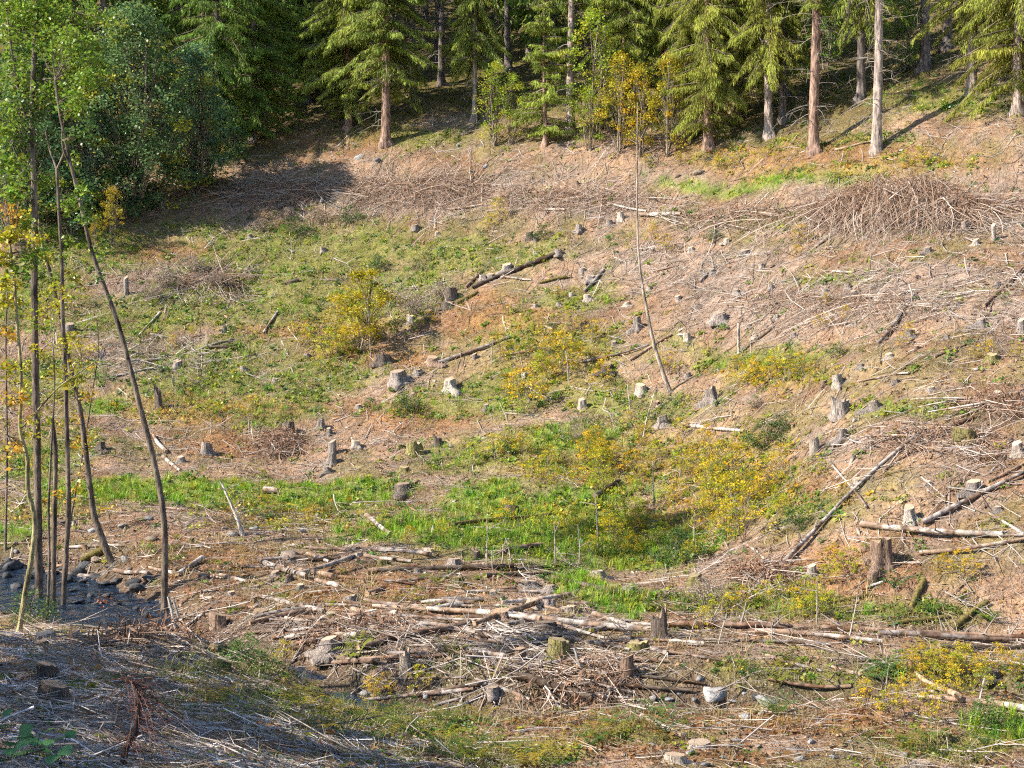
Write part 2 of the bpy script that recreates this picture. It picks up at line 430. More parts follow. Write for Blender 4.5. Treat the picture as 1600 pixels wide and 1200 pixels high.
# ------------------------------------------------------------------ labels that single out one thing
LM = [(1010, 330, 'the leaning bare pole'), (1395, 330, 'the big brash heap below the spruces'), (570, 480, 'the yellow-green birch in mid-slope'),
      (1380, 865, 'the tall flared stump'), (1500, 832, 'the knotty white trunk'), (1290, 810, 'the long diagonal pole'), (873, 1018, 'the broad mossy stump'),
      (945, 930, 'the bright grass tongue'), (650, 300, 'the brown brash heap'), (240, 700, 'the leaning alder'), (60, 700, 'the straight alder trunk'),
      (130, 920, 'the stream pool'), (365, 795, 'the white leaning snag'), (760, 790, 'the rushes patch'), (1210, 680, 'the dark green bush'),
      (1316, 642, 'the split-topped stump'), (703, 605, 'the clawed stump'), (621, 592, 'the wide pale stump'), (1115, 1085, 'the big pale boulder'),
      (865, 1082, 'the thick dark log'), (1250, 1000, 'the long trunk by the stream bend'), (1510, 1108, 'the smooth white log'), (645, 1003, 'the slanting brown log'),
      (1114, 615, 'the stump beside yellow shrubs'), (435, 700, 'the grey twig heap'), (197, 450, 'the post-like stump'), (603, 190, 'the flared spruce trunk'),
      (1370, 200, 'the pale spruce trunk'), (850, 190, 'the young spruce'), (395, 190, 'the dark drooping spruce'), (75, 1070, 'the shaded stumps'),
      (205, 1110, 'the dead bent shrub'), (650, 470, 'the grey-brown shrub'), (1473, 1148, 'the round-topped stump'), (1154, 530, 'the thin upright post'),
      (1500, 650, 'the red-brown brash band'), (810, 425, 'the dark crossed logs'), (1280, 470, 'the pale brash tangle'), (520, 715, 'the rooty stump pair'),
      (1520, 690, 'the wide mossy-sided stump'), (340, 975, 'the tall stump above the stream'), (1390, 500, 'the pale slanting pole'), (515, 1010, 'the big sawn stump by the bank'),
      (1075, 670, 'the lone white log'), (1086, 905, 'the yellowish stump'), (280, 575, 'the small stump among grass')]
_used = set()
def where(u, v, desc, skip=None):
    """description + a relation to the nearest landmark that makes it the only one"""
    cand = sorted(LM, key=lambda t: math.hypot(t[0] - u, (t[1] - v) * 1.2))
    cand = [c for c in cand if math.hypot(c[0] - u, c[1] - v) > 9][:8]
    for c in cand:
        dx, dy = c[0] - u, c[1] - v
        d = math.hypot(dx, dy)
        if abs(dx) > 2.2 * abs(dy): rel = 'left of' if dx > 0 else 'right of'
        elif abs(dy) > 2.2 * abs(dx): rel = 'above' if dy > 0 else 'below'
        else: rel = ('above ' if dy > 0 else 'below ') + ('left of' if dx > 0 else 'right of')
        rel = ('just ' if d < 60 else ('' if d < 130 else 'well ')) + rel
        s = f'{desc}, {rel} {c[2]}'
        if s not in _used:
            _used.add(s); return s
    s = f'{desc}, between {cand[0][2]} and {cand[1][2]}'
    _used.add(s); return s

# ------------------------------------------------------------------ tree stumps
def stump_mesh(seed, roots, flare, jag, notch):
    r = np.random.default_rng(seed)
    na, zs = 26, np.array([-0.35, 0.0, 0.08, 0.2, 0.42, 0.7, 1.0])
    th = np.arange(na) / na * 2 * np.pi
    rt = r.random(roots) * 6.28
    lob = sum(np.exp(-((np.angle(np.exp(1j * (th - a)))) / 0.26) ** 2) * (0.6 + 0.8 * r.random()) for a in rt)
    wob = 1 + 0.06 * np.abs(np.sin(th * 4 + r.random() * 6)) + 0.07 * np.sin(th * 2 + r.random() * 6) + 0.05 * np.sin(th * 5 + r.random() * 6) + 0.05 * r.standard_normal(na)
    V = []
    tilt, ta = 0.05 + 0.3 * r.random(), r.random() * 6.28
    for z in zs:
        f = 1 + flare * 0.35 * math.exp(-max(z, 0) * 5) + flare * lob * (math.exp(-max(z, 0) * 6.5) * 0.75 + math.exp(-max(z, 0) * 2.6) * 0.22)
        rad = wob * f * (1.0 if z < 1 else 0.97)
        zz = np.full(na, z)
        if z > 0.6: zz = zz + tilt * np.cos(th - ta) * (z - 0.5)
        if z == 1.0:
            if jag: zz = zz + jag * (r.random(na) ** 2) * 1.2 - 0.1
            if notch: zz = zz + np.where(np.cos(th - ta - 2) > 0.35, 0.0, -0.16)
        V.append(np.stack([np.cos(th) * rad, np.sin(th) * rad, zz], 1))
    V = np.concatenate(V)
    I = np.arange(len(zs) * na).reshape(len(zs), na)
    Qs = np.stack([I[:-1], np.roll(I[:-1], -1, 1), np.roll(I[1:], -1, 1), I[1:]], -1).reshape(-1, 4)
    Cc = np.ones((len(V), 3)) * (0.85 + 0.3 * r.random((len(V), 1)))
    body = mesh('stump_bark', V, Qs, M['bark'], Cc)
    # the cut face: ring of the top, an inner ring, a centre
    top = V[-na:].copy(); top[:, :2] *= 0.97; top[:, 2] += 0.004
    inner = top * np.array([0.55, 0.55, 1]); inner[:, 2] = inner[:, 2] * 0.7 + top[:, 2].mean() * 0.3 - (0.12 if jag else 0)
    c = np.array([[0, 0, inner[:, 2].mean()]])
    TV = np.concatenate([top, inner, c])
    a = np.arange(na); b = np.roll(a, -1)
    tq = np.stack([a, b, b + na, a + na], 1); tt = np.stack([a + na, b + na, np.full(na, 2 * na)], 1)
    face = mesh('stump_cut', TV, [tq, tt], M['cut'], smooth=False)
    return body, face
SV = {'plain': [stump_mesh(s, 4, 0.45 + 0.18 * s, 0, s % 2) for s in range(5)],
      'root': [stump_mesh(s + 20, 5, 1.5, 0, s % 2) for s in range(4)],
      'jag': [stump_mesh(s + 40, 4, 0.6, 0.45, 0) for s in range(3)],
      'post': [stump_mesh(s + 60, 3, 0.15, 0, 0) for s in range(2)]}
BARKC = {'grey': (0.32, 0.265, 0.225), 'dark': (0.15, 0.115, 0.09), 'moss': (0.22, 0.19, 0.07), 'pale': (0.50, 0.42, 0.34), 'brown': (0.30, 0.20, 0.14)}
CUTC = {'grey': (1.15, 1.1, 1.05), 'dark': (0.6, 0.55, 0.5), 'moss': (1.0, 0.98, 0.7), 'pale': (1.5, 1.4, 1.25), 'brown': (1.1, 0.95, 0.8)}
# u, v of the foot, width and height in photograph pixels, colour, shape
STUMPS = """648,361,13,8,grey,plain 683,369,7,6,pale,plain 905,363,14,11,grey,root 970,344,10,13,pale,plain 953,353,9,11,grey,plain 828,375,10,14,dark,plain 837,379,7,10,grey,plain 873,399,18,10,grey,root 900,291,9,9,brown,plain
1395,339,13,32,brown,post 1508,362,11,17,grey,plain 1553,377,7,26,pale,post 1526,384,9,9,pale,plain 1483,373,7,9,brown,plain 1136,381,8,8,pale,plain 1164,399,15,9,grey,plain
197,461,8,28,grey,post 108,521,13,15,grey,plain 277,576,12,14,grey,plain 451,681,18,22,dark,plain 501,669,18,14,grey,root 514,678,11,11,grey,root 322,711,16,19,grey,plain 282,723,12,12,grey,plain 157,706,22,15,dark,root 519,709,14,21,grey,plain 519,728,20,16,grey,root 512,740,17,11,grey,root
247,641,11,30,dark,jag 123,783,17,9,grey,plain 30,606,9,8,grey,plain 598,570,26,16,dark,plain 621,600,34,20,grey,root 653,586,13,8,grey,plain 676,571,18,11,brown,plain 703,612,26,21,pale,root
641,504,12,13,pale,plain 705,469,18,18,dark,plain 700,483,18,9,dark,jag 670,496,13,11,dark,plain 755,441,13,9,grey,plain 767,436,12,8,grey,plain 793,425,16,10,grey,plain 923,441,14,11,grey,plain 917,471,15,10,pale,root 893,464,8,7,pale,plain 910,426,10,8,grey,plain 837,481,7,6,pale,plain 873,478,8,6,grey,plain
997,516,17,22,grey,root 949,582,22,12,dark,root 910,641,13,18,pale,plain 1002,617,18,14,pale,plain 1027,637,10,11,brown,plain 1037,667,17,17,grey,plain 556,699,15,11,pale,plain 647,712,24,18,moss,jag 685,698,14,13,dark,jag 626,702,12,8,moss,plain 628,769,34,15,dark,root 800,803,20,14,dark,plain 631,737,16,9,moss,plain
1113,429,14,9,grey,root 1291,463,15,12,grey,plain 1326,453,13,9,grey,plain 1335,461,12,8,grey,root 1378,464,12,9,grey,plain 1430,438,17,11,brown,root 1124,506,22,18,grey,plain 1214,499,14,8,pale,root 1074,533,13,12,pale,plain 1171,513,9,7,grey,plain
1497,481,17,9,grey,root 1533,509,20,12,grey,root 1560,449,11,9,grey,plain 1596,521,12,22,grey,plain 1423,527,21,12,grey,root 1433,546,7,7,brown,plain 1552,565,17,12,moss,plain 1311,603,17,18,pale,plain 1288,604,12,10,brown,root 1114,627,22,25,grey,root 1316,650,33,24,grey,jag 1368,640,21,16,grey,root 1318,687,23,18,grey,root 1275,709,17,25,pale,plain
1510,693,35,24,moss,plain 1468,710,10,12,grey,plain 1592,713,17,24,pale,plain 1523,770,22,19,grey,plain 1422,815,24,24,pale,root 68,1004,30,20,grey,plain 62,1012,22,12,dark,plain 72,1060,32,28,dark,plain 80,1100,44,38,dark,plain 340,988,28,30,brown,plain 407,965,36,14,brown,root 500,987,30,16,grey,root
515,1023,38,24,grey,root 518,966,18,10,moss,plain 347,1048,28,18,moss,plain 452,908,13,11,dark,plain 469,921,12,8,grey,plain 400,921,11,8,grey,plain 318,907,19,11,dark,plain 397,941,16,10,brown,plain 360,931,12,8,grey,plain 548,944,28,18,grey,root 576,992,28,14,grey,plain 598,884,16,11,moss,plain 710,886,28,13,grey,root 671,864,17,9,pale,plain
715,918,28,18,moss,root 825,917,26,11,grey,plain 860,924,24,9,grey,root 934,902,30,14,grey,root 838,949,28,15,pale,plain 858,952,30,19,grey,root 888,957,28,12,grey,plain 805,961,26,13,brown,plain 782,966,34,12,brown,plain 810,990,22,10,dark,plain 852,988,38,18,dark,plain 873,1028,46,34,moss,root 812,1033,22,22,brown,root 980,1064,22,38,brown,plain 633,1050,17,32,pale,jag
770,1092,20,14,grey,plain 997,1017,34,14,moss,jag 1030,998,22,40,dark,jag 953,1004,11,11,grey,plain 982,923,20,9,grey,plain 742,874,17,14,dark,jag 1380,886,46,50,brown,root 1270,900,14,18,pale,plain 1086,914,30,18,moss,root 1163,937,14,16,brown,plain 1433,1042,30,16,brown,plain 1553,1062,30,13,dark,jag 1473,1160,44,20,moss,root 1443,1202,38,14,grey,root
1093,1170,38,13,grey,plain 1056,1192,34,12,pale,plain 195,1012,22,14,brown,plain 92,820,18,8,dark,plain 742,562,9,8,grey,plain 1455,612,12,8,grey,plain 1240,528,9,7,grey,plain 1345,575,12,8,grey,plain 1205,455,10,8,grey,plain 1060,470,10,7,grey,plain 1080,395,9,8,pale,plain 1450,395,11,9,grey,plain 390,372,8,7,grey,plain 505,395,9,7,grey,plain 350,520,9,8,grey,plain 430,600,10,8,grey,plain 1015,455,9,6,pale,plain 1090,480,9,7,grey,root 1150,460,10,7,grey,plain 1190,420,9,7,pale,plain 1245,440,9,6,grey,plain 1340,510,11,7,grey,root 1390,560,12,8,pale,plain 1480,530,12,8,grey,root 1465,640,14,9,grey,root 1560,620,13,9,pale,plain 1230,560,10,7,grey,plain 1180,530,9,6,pale,plain 980,480,9,6,pale,plain 1075,590,11,8,grey,plain 960,540,9,7,grey,plain 860,520,9,6,grey,plain 820,590,10,7,pale,plain 760,640,11,8,grey,root 560,640,10,7,grey,plain 480,560,9,7,grey,plain 380,580,9,7,pale,plain 1400,600,12,8,grey,plain 1450,760,16,10,grey,root 1560,800,16,9,grey,root 1340,755,14,9,pale,plain 650,895,16,9,grey,plain 770,930,18,9,grey,root 430,900,14,8,grey,plain 560,870,14,8,pale,plain 700,1040,18,11,brown,root 920,1010,16,9,grey,plain 1160,1025,16,9,brown,plain""".split()
STUMP_XY = []
WORDS = {'grey': 'grey', 'dark': 'dark', 'moss': 'mossy', 'pale': 'pale', 'brown': 'brown'}
SHP = {'plain': 'sawn stump', 'root': 'stump with spreading roots', 'jag': 'splintered stump', 'post': 'post-like stump'}
SPECIAL = {(703, 612): 'pale clawed stump with splayed roots below mid-slope', (621, 600): 'wide pale stump with dark hollow, left of the clawed stump', (1316, 650): 'split-topped grey stump on the bare slope',
           (1380, 886): 'tall flared grey stump under the knotty white trunk', (873, 1028): 'broad mossy stump at the edge of the stream bank', (1510, 693): 'wide stump with a mossy side below the red-brown brash band',
           (1473, 1160): 'round-topped pale stump in the bottom corner grass', (1030, 998): 'dark splintered stump with a spike among the long white trunks', (197, 461): 'post-like thin grey stump beside the leaning alder',
           (515, 1023): 'big sawn stump with roots over the stream bank', (340, 988): 'tall brown stump above the stream pool', (1395, 339): 'tall brown stump standing in the big brash heap',
           (1086, 914): 'yellowish hollow stump right of the bright grass tongue', (980, 1064): 'tall brown stump on the eroded bank, right of the broad mossy stump', (1114, 627): 'grey stump with dark shaded side beside yellow shrubs',
           (80, 1100): 'largest of the dark stumps in the shaded near bank', (1275, 709): 'upright pale stump just below the dark green bush'}
for i, s in enumerate(STUMPS):
    u, v, w, h, c, k = s.split(','); u, v, w, h = map(float, (u, v, w, h))
    p = hit(u, min(v, 1215))
    px = p[1] / F
    r = max(0.07, w * px * 0.5) * (0.66 if k == 'root' else 0.92); hh = max(0.12, h * px) * 0.92
    body, face = SV[k][i % len(SV[k])]
    n = normal(p[0], p[1]); lean = Vector((0, 0, 1)).lerp(n, random.uniform(0.05, 0.4))
    q = lean.to_track_quat('Z', 'Y').to_matrix().to_4x4() @ Matrix.Rotation(random.random() * 6.28, 4, 'Z')
    o = link('tree_stump', None, scale=(r, r * random.uniform(0.9, 1.1), hh))
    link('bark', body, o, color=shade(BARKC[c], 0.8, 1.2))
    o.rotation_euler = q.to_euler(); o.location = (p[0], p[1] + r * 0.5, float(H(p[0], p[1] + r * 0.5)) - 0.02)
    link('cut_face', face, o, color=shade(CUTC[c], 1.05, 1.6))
    size = '' if (k == 'post') else ('big ' if w > 30 else ('small ' if w < 11 else ''))
    hs = 'tall ' if (h > w * 1.15 and k != 'post') else ('low ' if h < w * 0.5 else '')
    lab = SPECIAL.get((int(u), int(v)))
    if lab is None: lab = where(u, v, f'{size}{hs}{WORDS[c]} {SHP[k]}')
    tag(o, lab, 'stump', 'stumps left on the cleared slope')
    STUMP_XY.append((p[0], p[1], r))

# ------------------------------------------------------------------ rocks
def rock_mesh(seed, flat):
    r = np.random.default_rng(seed)
    import bmesh
    bm = bmesh.new(); bmesh.ops.create_icosphere(bm, subdivisions=2, radius=1)
    V = np.array([v.co[:] for v in bm.verts]); Fc = np.array([[v.index for v in f.verts] for f in bm.faces]); bm.free()
    for _ in range(13):       # chop flat facets
        d = r.standard_normal(3); d /= np.linalg.norm(d); t = 0.42 + 0.35 * r.random()
        k = V @ d; V -= np.outer(np.clip(k - t, 0, None), d)
    V *= np.array([1.0, 0.75 + 0.2 * r.random(), flat]); V += 0.05 * r.standard_normal(V.shape)
    return mesh('rock', V, Fc, M['rock'], smooth=False)
RV = [rock_mesh(s, f) for s, f in zip(range(8), (0.65, 0.55, 0.42, 0.6, 0.4, 0.75, 0.5, 0.55))]
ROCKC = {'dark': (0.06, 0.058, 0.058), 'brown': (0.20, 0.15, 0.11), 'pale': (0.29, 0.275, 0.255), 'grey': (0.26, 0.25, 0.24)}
ROCKS = """150,905,30,dark 118,905,26,dark 180,915,24,dark 205,915,26,dark 160,922,22,dark 128,925,20,dark 95,893,22,dark 60,905,26,dark 20,900,30,dark 12,925,24,dark 45,925,20,dark 218,925,22,dark 235,910,24,dark 140,950,16,dark 115,948,18,dark 185,965,18,dark 235,948,22,brown 30,885,22,grey 75,885,18,dark 10,880,20,dark 170,890,18,dark 200,895,20,brown 130,888,18,dark 95,935,16,dark
255,1012,36,brown 285,1015,24,brown 310,1018,26,brown 240,1022,20,brown 300,1030,22,pale 275,1030,18,brown 325,1030,18,grey 345,1030,16,brown 265,1042,18,brown 230,814,24,pale 190,825,30,pale 142,833,20,grey 238,845,16,brown 350,828,14,pale 365,838,22,pale 395,830,26,grey 470,832,16,grey 450,874,28,brown 310,857,14,brown 293,823,12,grey
1115,1090,64,pale 1200,1106,42,pale 1166,1124,34,pale 1190,1118,16,pale 1148,1160,20,pale 1266,1163,20,pale 1230,1138,14,pale 1248,1190,22,pale 1412,1182,14,pale 1412,1162,12,pale 1125,1133,12,pale 1080,1180,22,pale 1100,1198,20,pale 1095,1065,18,grey 1085,1098,18,grey 1180,1095,16,dark 575,1092,30,grey 665,1094,22,grey 720,1125,12,pale 715,1133,14,pale 820,1145,18,grey 690,1105,14,grey 840,1000,14,grey 783,1022,12,pale 1000,1100,18,grey 1020,1098,16,pale 1045,1095,18,grey 960,1103,16,dark 900,1103,18,dark 1060,1085,20,grey
975,437,11,pale 1055,352,13,pale 1218,733,9,pale 1335,660,13,pale 1372,652,10,grey 1303,703,10,pale 1340,690,14,pale 1525,580,10,pale 1528,265,10,pale 1410,237,14,pale 1390,231,8,pale 715,230,10,pale 760,262,14,grey 740,270,11,grey 1060,280,20,brown 1090,275,16,brown 590,255,22,grey 560,250,18,grey 1295,722,7,pale 705,700,12,pale 655,693,8,pale 1085,320,9,pale 680,598,9,pale 640,592,8,pale 930,602,9,pale 1070,1150,14,pale 1130,1185,16,pale 1185,1170,13,grey 1215,1180,12,pale 1300,1185,16,pale 1330,1160,12,pale 1365,1190,13,grey 1160,1140,13,grey 1045,1140,12,pale 1020,1165,14,grey 975,1185,13,pale 1290,1140,11,pale 1390,1145,12,grey 1240,1112,16,grey 1145,1098,18,grey 1165,1088,16,pale 105,930,22,dark 80,915,20,dark 165,945,20,dark 200,940,18,brown 150,965,16,dark 210,975,16,dark 55,945,20,dark 25,945,22,dark 175,980,14,brown 120,965,14,dark 195,880,20,grey 220,895,18,brown 150,880,18,brown 60,870,18,grey 25,865,16,grey 240,965,18,brown 225,990,16,dark""".split()
RW = {'dark': 'dark wet rock', 'brown': 'brown rock', 'pale': 'pale angular rock', 'grey': 'grey rock'}
for i, s in enumerate(ROCKS):
    u, v, w, c = s.split(','); u, v, w = float(u), float(v), float(w)
    p = hit(u, min(v, 1205)); r = w * (random.uniform(0.5, 1.0) if c in ('dark', 'brown') else 0.52) * p[1] / F
    zb = float(H(p[0], p[1]))
    if c == 'dark' and u < 260: zb = max(zb, float(wl[np.argmin(np.hypot(SP[:, 0] - p[0], SP[:, 1] - p[1]))]) - 0.03)
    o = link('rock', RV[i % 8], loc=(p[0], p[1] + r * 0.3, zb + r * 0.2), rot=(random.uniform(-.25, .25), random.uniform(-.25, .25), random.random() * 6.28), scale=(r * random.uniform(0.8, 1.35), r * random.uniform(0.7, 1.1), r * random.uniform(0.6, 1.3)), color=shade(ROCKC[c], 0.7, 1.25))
    if w > 60: lab = 'big pale angular boulder at the stream bend'
    else: lab = where(u, v, ('small ' if w < 14 else ('large ' if w > 28 else '')) + RW[c])
    tag(o, lab, 'rock', 'rocks along the stream and slope')

# ------------------------------------------------------------------ fallen logs and poles
def tube(P, rad, ns, wob=0.06, r=None):
    """a tapered, slightly irregular tube along the points P; returns V, quads, the two end rings"""
    r = r or np.random.default_rng(1)
    P = np.asarray(P, float); m = len(P)
    T = np.gradient(P, axis=0); T /= np.linalg.norm(T, axis=1)[:, None] + 1e-9
    up = np.array([0, 0, 1.0]) if abs(T[0, 2]) < 0.8 else np.array([1.0, 0, 0])
    A = np.cross(T, up); A /= np.linalg.norm(A, axis=1)[:, None] + 1e-9
    B = np.cross(T, A)
    th = np.arange(ns) / ns * 2 * np.pi
    k = rad[:, None] * (1 + wob * r.standard_normal((m, ns)))
    V = P[:, None] + A[:, None] * (np.cos(th) * k)[..., None] + B[:, None] * (np.sin(th) * k)[..., None]
    I = np.arange(m * ns).reshape(m, ns)
    Qd = np.stack([I[:-1], np.roll(I[:-1], -1, 1), np.roll(I[1:], -1, 1), I[1:]], -1).reshape(-1, 4)
    return V.reshape(-1, 3), Qd, I
def joinVF(parts):
    Vs, Fs, s = [], [], 0
    for V, Fq in parts:
        Vs.append(V); Fs.append(Fq + s); s += len(V)
    return np.concatenate(Vs), np.concatenate(Fs)
LOGC = {'white': (0.46, 0.40, 0.345), 'grey': (0.30, 0.25, 0.215), 'dark': (0.12, 0.09, 0.065), 'moss': (0.15, 0.115, 0.035), 'brown': (0.26, 0.17, 0.115), 'orange': (0.55, 0.38, 0.24)}
# u1, v1, u2, v2, width px, colour
LOGS = """550,958,620,965,10,white 583,957,845,979,9,white 570,942,660,953,7,grey 660,957,695,945,9,brown 690,955,767,960,7,white 795,962,1020,990,10,white 927,963,1013,988,8,white 556,973,693,982,7,grey 533,980,653,988,6,white 470,1003,673,990,8,brown 560,1026,735,982,11,brown 687,985,820,1012,9,grey 737,977,790,993,7,white 880,1000,984,1021,7,white 868,977,955,1001,6,white 963,1000,1100,1010,5,white
478,858,673,873,6,grey 570,870,643,880,6,white 588,900,803,892,8,dark 800,893,897,888,4,dark 461,901,553,871,7,grey 573,933,600,922,9,brown 573,810,610,838,8,white 606,1067,730,1062,4,grey 570,1099,740,1080,7,grey 677,1109,727,1095,5,grey 743,1065,827,1102,6,white 807,1067,925,1098,16,dark 915,1093,990,1098,6,white 860,1071,927,1067,5,grey 700,826,867,805,6,moss
390,979,487,960,10,brown 333,1024,383,1020,8,white 427,1001,477,997,8,brown 464,1011,492,1005,9,brown 344,903,389,912,6,white 494,910,531,920,8,white 477,897,534,898,7,brown 480,868,514,880,6,white 277,903,317,877,8,white 233,890,277,901,6,white 107,860,195,857,5,white 0,853,47,852,4,white 180,895,232,901,7,grey 67,900,150,902,7,grey 127,884,167,866,13,moss 282,986,317,963,5,white 280,1004,310,983,7,moss 113,1011,233,933,4,grey 354,953,494,953,4,dark
1345,826,1600,843,10,white 1437,870,1600,849,7,white 1440,825,1612,738,8,grey 1543,755,1605,722,5,brown 1545,742,1580,702,3,grey 1545,806,1602,842,5,white 1353,920,1383,910,5,white 1410,883,1438,883,5,white 1163,857,1203,888,5,white 1169,932,1306,800,8,grey 1306,800,1436,684,6,grey 1296,724,1353,799,4,white 1040,985,1600,1003,9,brown 1467,1018,1604,1014,10,dark 1066,980,1106,980,7,dark 1180,996,1380,1010,8,white 1380,1012,1483,1019,4,grey 1066,1009,1173,1014,4,grey 1040,1022,1136,1036,5,grey 1196,1028,1284,1051,6,white 1300,1045,1343,1055,6,white 1343,1056,1385,1040,6,white 1418,1045,1497,1103,9,orange 1433,1097,1604,1116,10,white 1410,1075,1460,1095,5,white 1286,1088,1366,1098,10,dark
1423,957,1443,913,10,moss 1487,987,1543,947,10,moss 1280,945,1360,933,6,moss 1386,980,1483,967,7,moss 1003,1125,1068,1157,9,white 1066,667,1163,679,6,white 1370,541,1428,465,6,grey 1537,483,1598,423,5,brown 1160,551,1210,513,5,dark 1286,428,1336,428,4,white 1093,444,1112,424,6,grey 685,569,797,529,6,grey 907,568,1014,542,4,grey 984,567,1050,525,5,brown 912,460,943,425,6,grey 737,453,867,403,7,dark 790,432,875,397,5,moss 727,453,755,425,5,brown 783,437,830,440,4,white 843,447,887,436,5,moss 713,477,747,460,6,moss 930,780,967,755,9,dark 798,557,853,547,4,brown
240,684,260,710,6,white 255,717,281,738,6,white 411,523,434,490,4,white 312,547,367,533,4,grey 325,547,370,548,5,dark 310,558,340,553,5,grey 200,567,254,562,4,white 182,590,240,578,4,white 325,435,357,420,4,brown 444,447,467,440,6,dark 217,527,250,490,3,white 843,330,883,330,5,white 1000,340,1064,343,7,white 1273,389,1363,317,4,white 1370,371,1430,314,6,grey 1305,239,1363,225,4,white 1523,320,1545,335,5,white 501,320,511,294,5,white 1100,344,1160,340,4,white 412,773,434,774,11,white 0,1103,72,1173,6,grey 27,1125,157,1149,3,white 1020,425,1060,418,3,white 1460,560,1510,540,4,brown 1340,600,1420,588,3,white 1500,655,1600,612,5,brown 1430,695,1520,655,5,brown 1560,650,1600,645,8,brown 1380,740,1450,690,4,brown 1210,330,1260,322,4,white 950,320,1010,332,4,white 700,330,760,322,4,white 1373,996,1604,1003,9,grey 540,968,760,972,5,grey 620,975,800,985,5,grey 440,945,560,950,5,grey 380,995,470,990,5,grey 690,1000,860,1022,5,brown 560,1040,700,1030,6,brown 640,1012,760,1020,5,grey 1100,1003,1290,1012,6,grey 780,1050,960,1035,5,brown 860,965,1000,975,5,grey 700,945,800,952,5,grey 480,930,560,925,5,grey 600,910,700,905,5,grey 900,1080,1080,1085,7,dark 640,1090,760,1075,6,grey 1000,1060,1100,1072,6,dark 1330,1035,1450,1028,5,dark 1200,1065,1330,1075,6,brown""".split()
LW = {'white': 'bleached', 'grey': 'grey', 'dark': 'dark', 'moss': 'moss-covered', 'brown': 'brown', 'orange': 'freshly peeled orange'}
LSPEC = {(1345, 826): 'long knotty white trunk with branch stubs lying over the tall flared stump', (807, 1067): 'thick dark mossy log lying in the stream', (560, 1026): 'slanting brown log with a sawn end on the flat',
         (1040, 985): 'long brown trunk lying across the stream bend to the picture edge', (1433, 1097): 'smooth white log in the yellow leaves near the bottom corner', (1169, 932): 'long straight grey pole slanting up from the brown stump',
         (795, 962): 'longest bleached trunk on the flat, ending at the spiked stump', (1418, 1045): 'freshly peeled orange pole crossing above the smooth white log', (1066, 667): 'lone white log left of the dark green bush', (412, 773): 'short pale cut log on the bright grass strip'}
LRNG = np.random.default_rng(5)
def make_log(u1, v1, u2, v2, w, c, name='fallen_log', label=None, cat='log'):
    a, b = hit(u1, min(v1, 1210)), hit(u2, min(v2, 1210))
    L = np.linalg.norm(b - a); r0 = max(0.018, 0.5 * w * 0.5 * (a[1] + b[1]) / F)
    thin = w <= 4; m = 7 if thin else 12; ns = 6 if thin else 10
    t = np.linspace(0, 1, m)
    X = a[0] + (b[0] - a[0]) * t; Y = a[1] + (b[1] - a[1]) * t
    g = H(X, Y)
    fit = np.polyval(np.polyfit(t, g, 1), t) * 0.6 + np.polyval(np.polyfit(t, g, 3), t) * 0.4
    Z = fit + min(0.2, max(0.0, float((g - fit).max())) * 0.8) + r0 * 0.85
    if w >= 7: Z = Z + max(0.0, float(np.percentile(g - (Z - r0 * 0.85), 75))) + r0 * 0.1
    bend = LRNG.normal(0, 0.012) * L
    dx, dy = (b - a)[0] / L, (b - a)[1] / L
    X = X - dy * bend * 4 * t * (1 - t); Y = Y + dx * bend * 4 * t * (1 - t)
    flip = LRNG.random() < 0.5
    rad = r0 * (1.08 - 0.3 * (t if not flip else 1 - t))
    P = np.stack([X, Y, Z], 1); org = P[0].copy()
    V, Qd, I = tube(P - org, rad, ns, 0.05, LRNG)
    me = mesh('fallen_log', V, Qd, M['logwood'] if c != 'moss' else M['moss'], np.ones((len(V), 3)) * (0.85 + 0.3 * LRNG.random((len(V), 1))))
    o = link(name, None, loc=org)
    link('bark', me, o, color=shade(LOGC[c], 0.75, 1.1))
    for ring in (I[0], I[-1]):
        cv = V[ring]; ctr = cv.mean(0)
        if thin:
            cv = cv
        e = mesh('log_end', np.concatenate([cv - ctr, [[0, 0, 0]]]), np.array([[k, (k + 1) % ns, ns] for k in range(ns)]), M['cut'], smooth=False)
        link('cut_end', e, o, loc=ctr, color=(1.5, 1.3, 1.05) if c in ('orange', 'white', 'brown') else (0.9, 0.8, 0.7))
    if L > 3 and w >= 7 and c in ('white', 'brown', 'grey'):     # snapped-off branch stubs
        for k in range(int(L * 2.2)):
            i = LRNG.integers(1, m - 1); d = LRNG.standard_normal(3); d[2] = abs(d[2]) + 0.3; d /= np.linalg.norm(d)
            s = V.reshape(m, ns, 3)[i].mean(0) + (P[min(i + 1, m - 1)] - P[i]) * LRNG.random()
            ln = LRNG.uniform(0.12, 0.5)
            Vs, Qs, _ = tube(np.array([s, s + d * ln * 0.5, s + d * ln + LRNG.normal(0, 0.04, 3)]), np.array([0.022, 0.015, 0.006]), 4, 0, LRNG)
            link('branch_stub', mesh('branch_stub', Vs, Qs, M['twig'], np.array(LOGC['grey']) * 0.9), o)
    um, vm = (u1 + u2) / 2, (v1 + v2) / 2
    lab = label or LSPEC.get((int(u1), int(v1)))
    if lab is None:
        ln = math.hypot(u2 - u1, v2 - v1)
        sz = 'long ' if ln > 140 else ('short ' if ln < 50 else '')
        lab = where(um, vm, f'{sz}{LW[c]} ' + ('stick' if thin else ('thick log' if w >= 9 else 'fallen pole')))
    tag(o, lab, cat, 'logs and poles left lying')
    return o
_lr = random.Random(21)          # the bed of broken poles on the flat
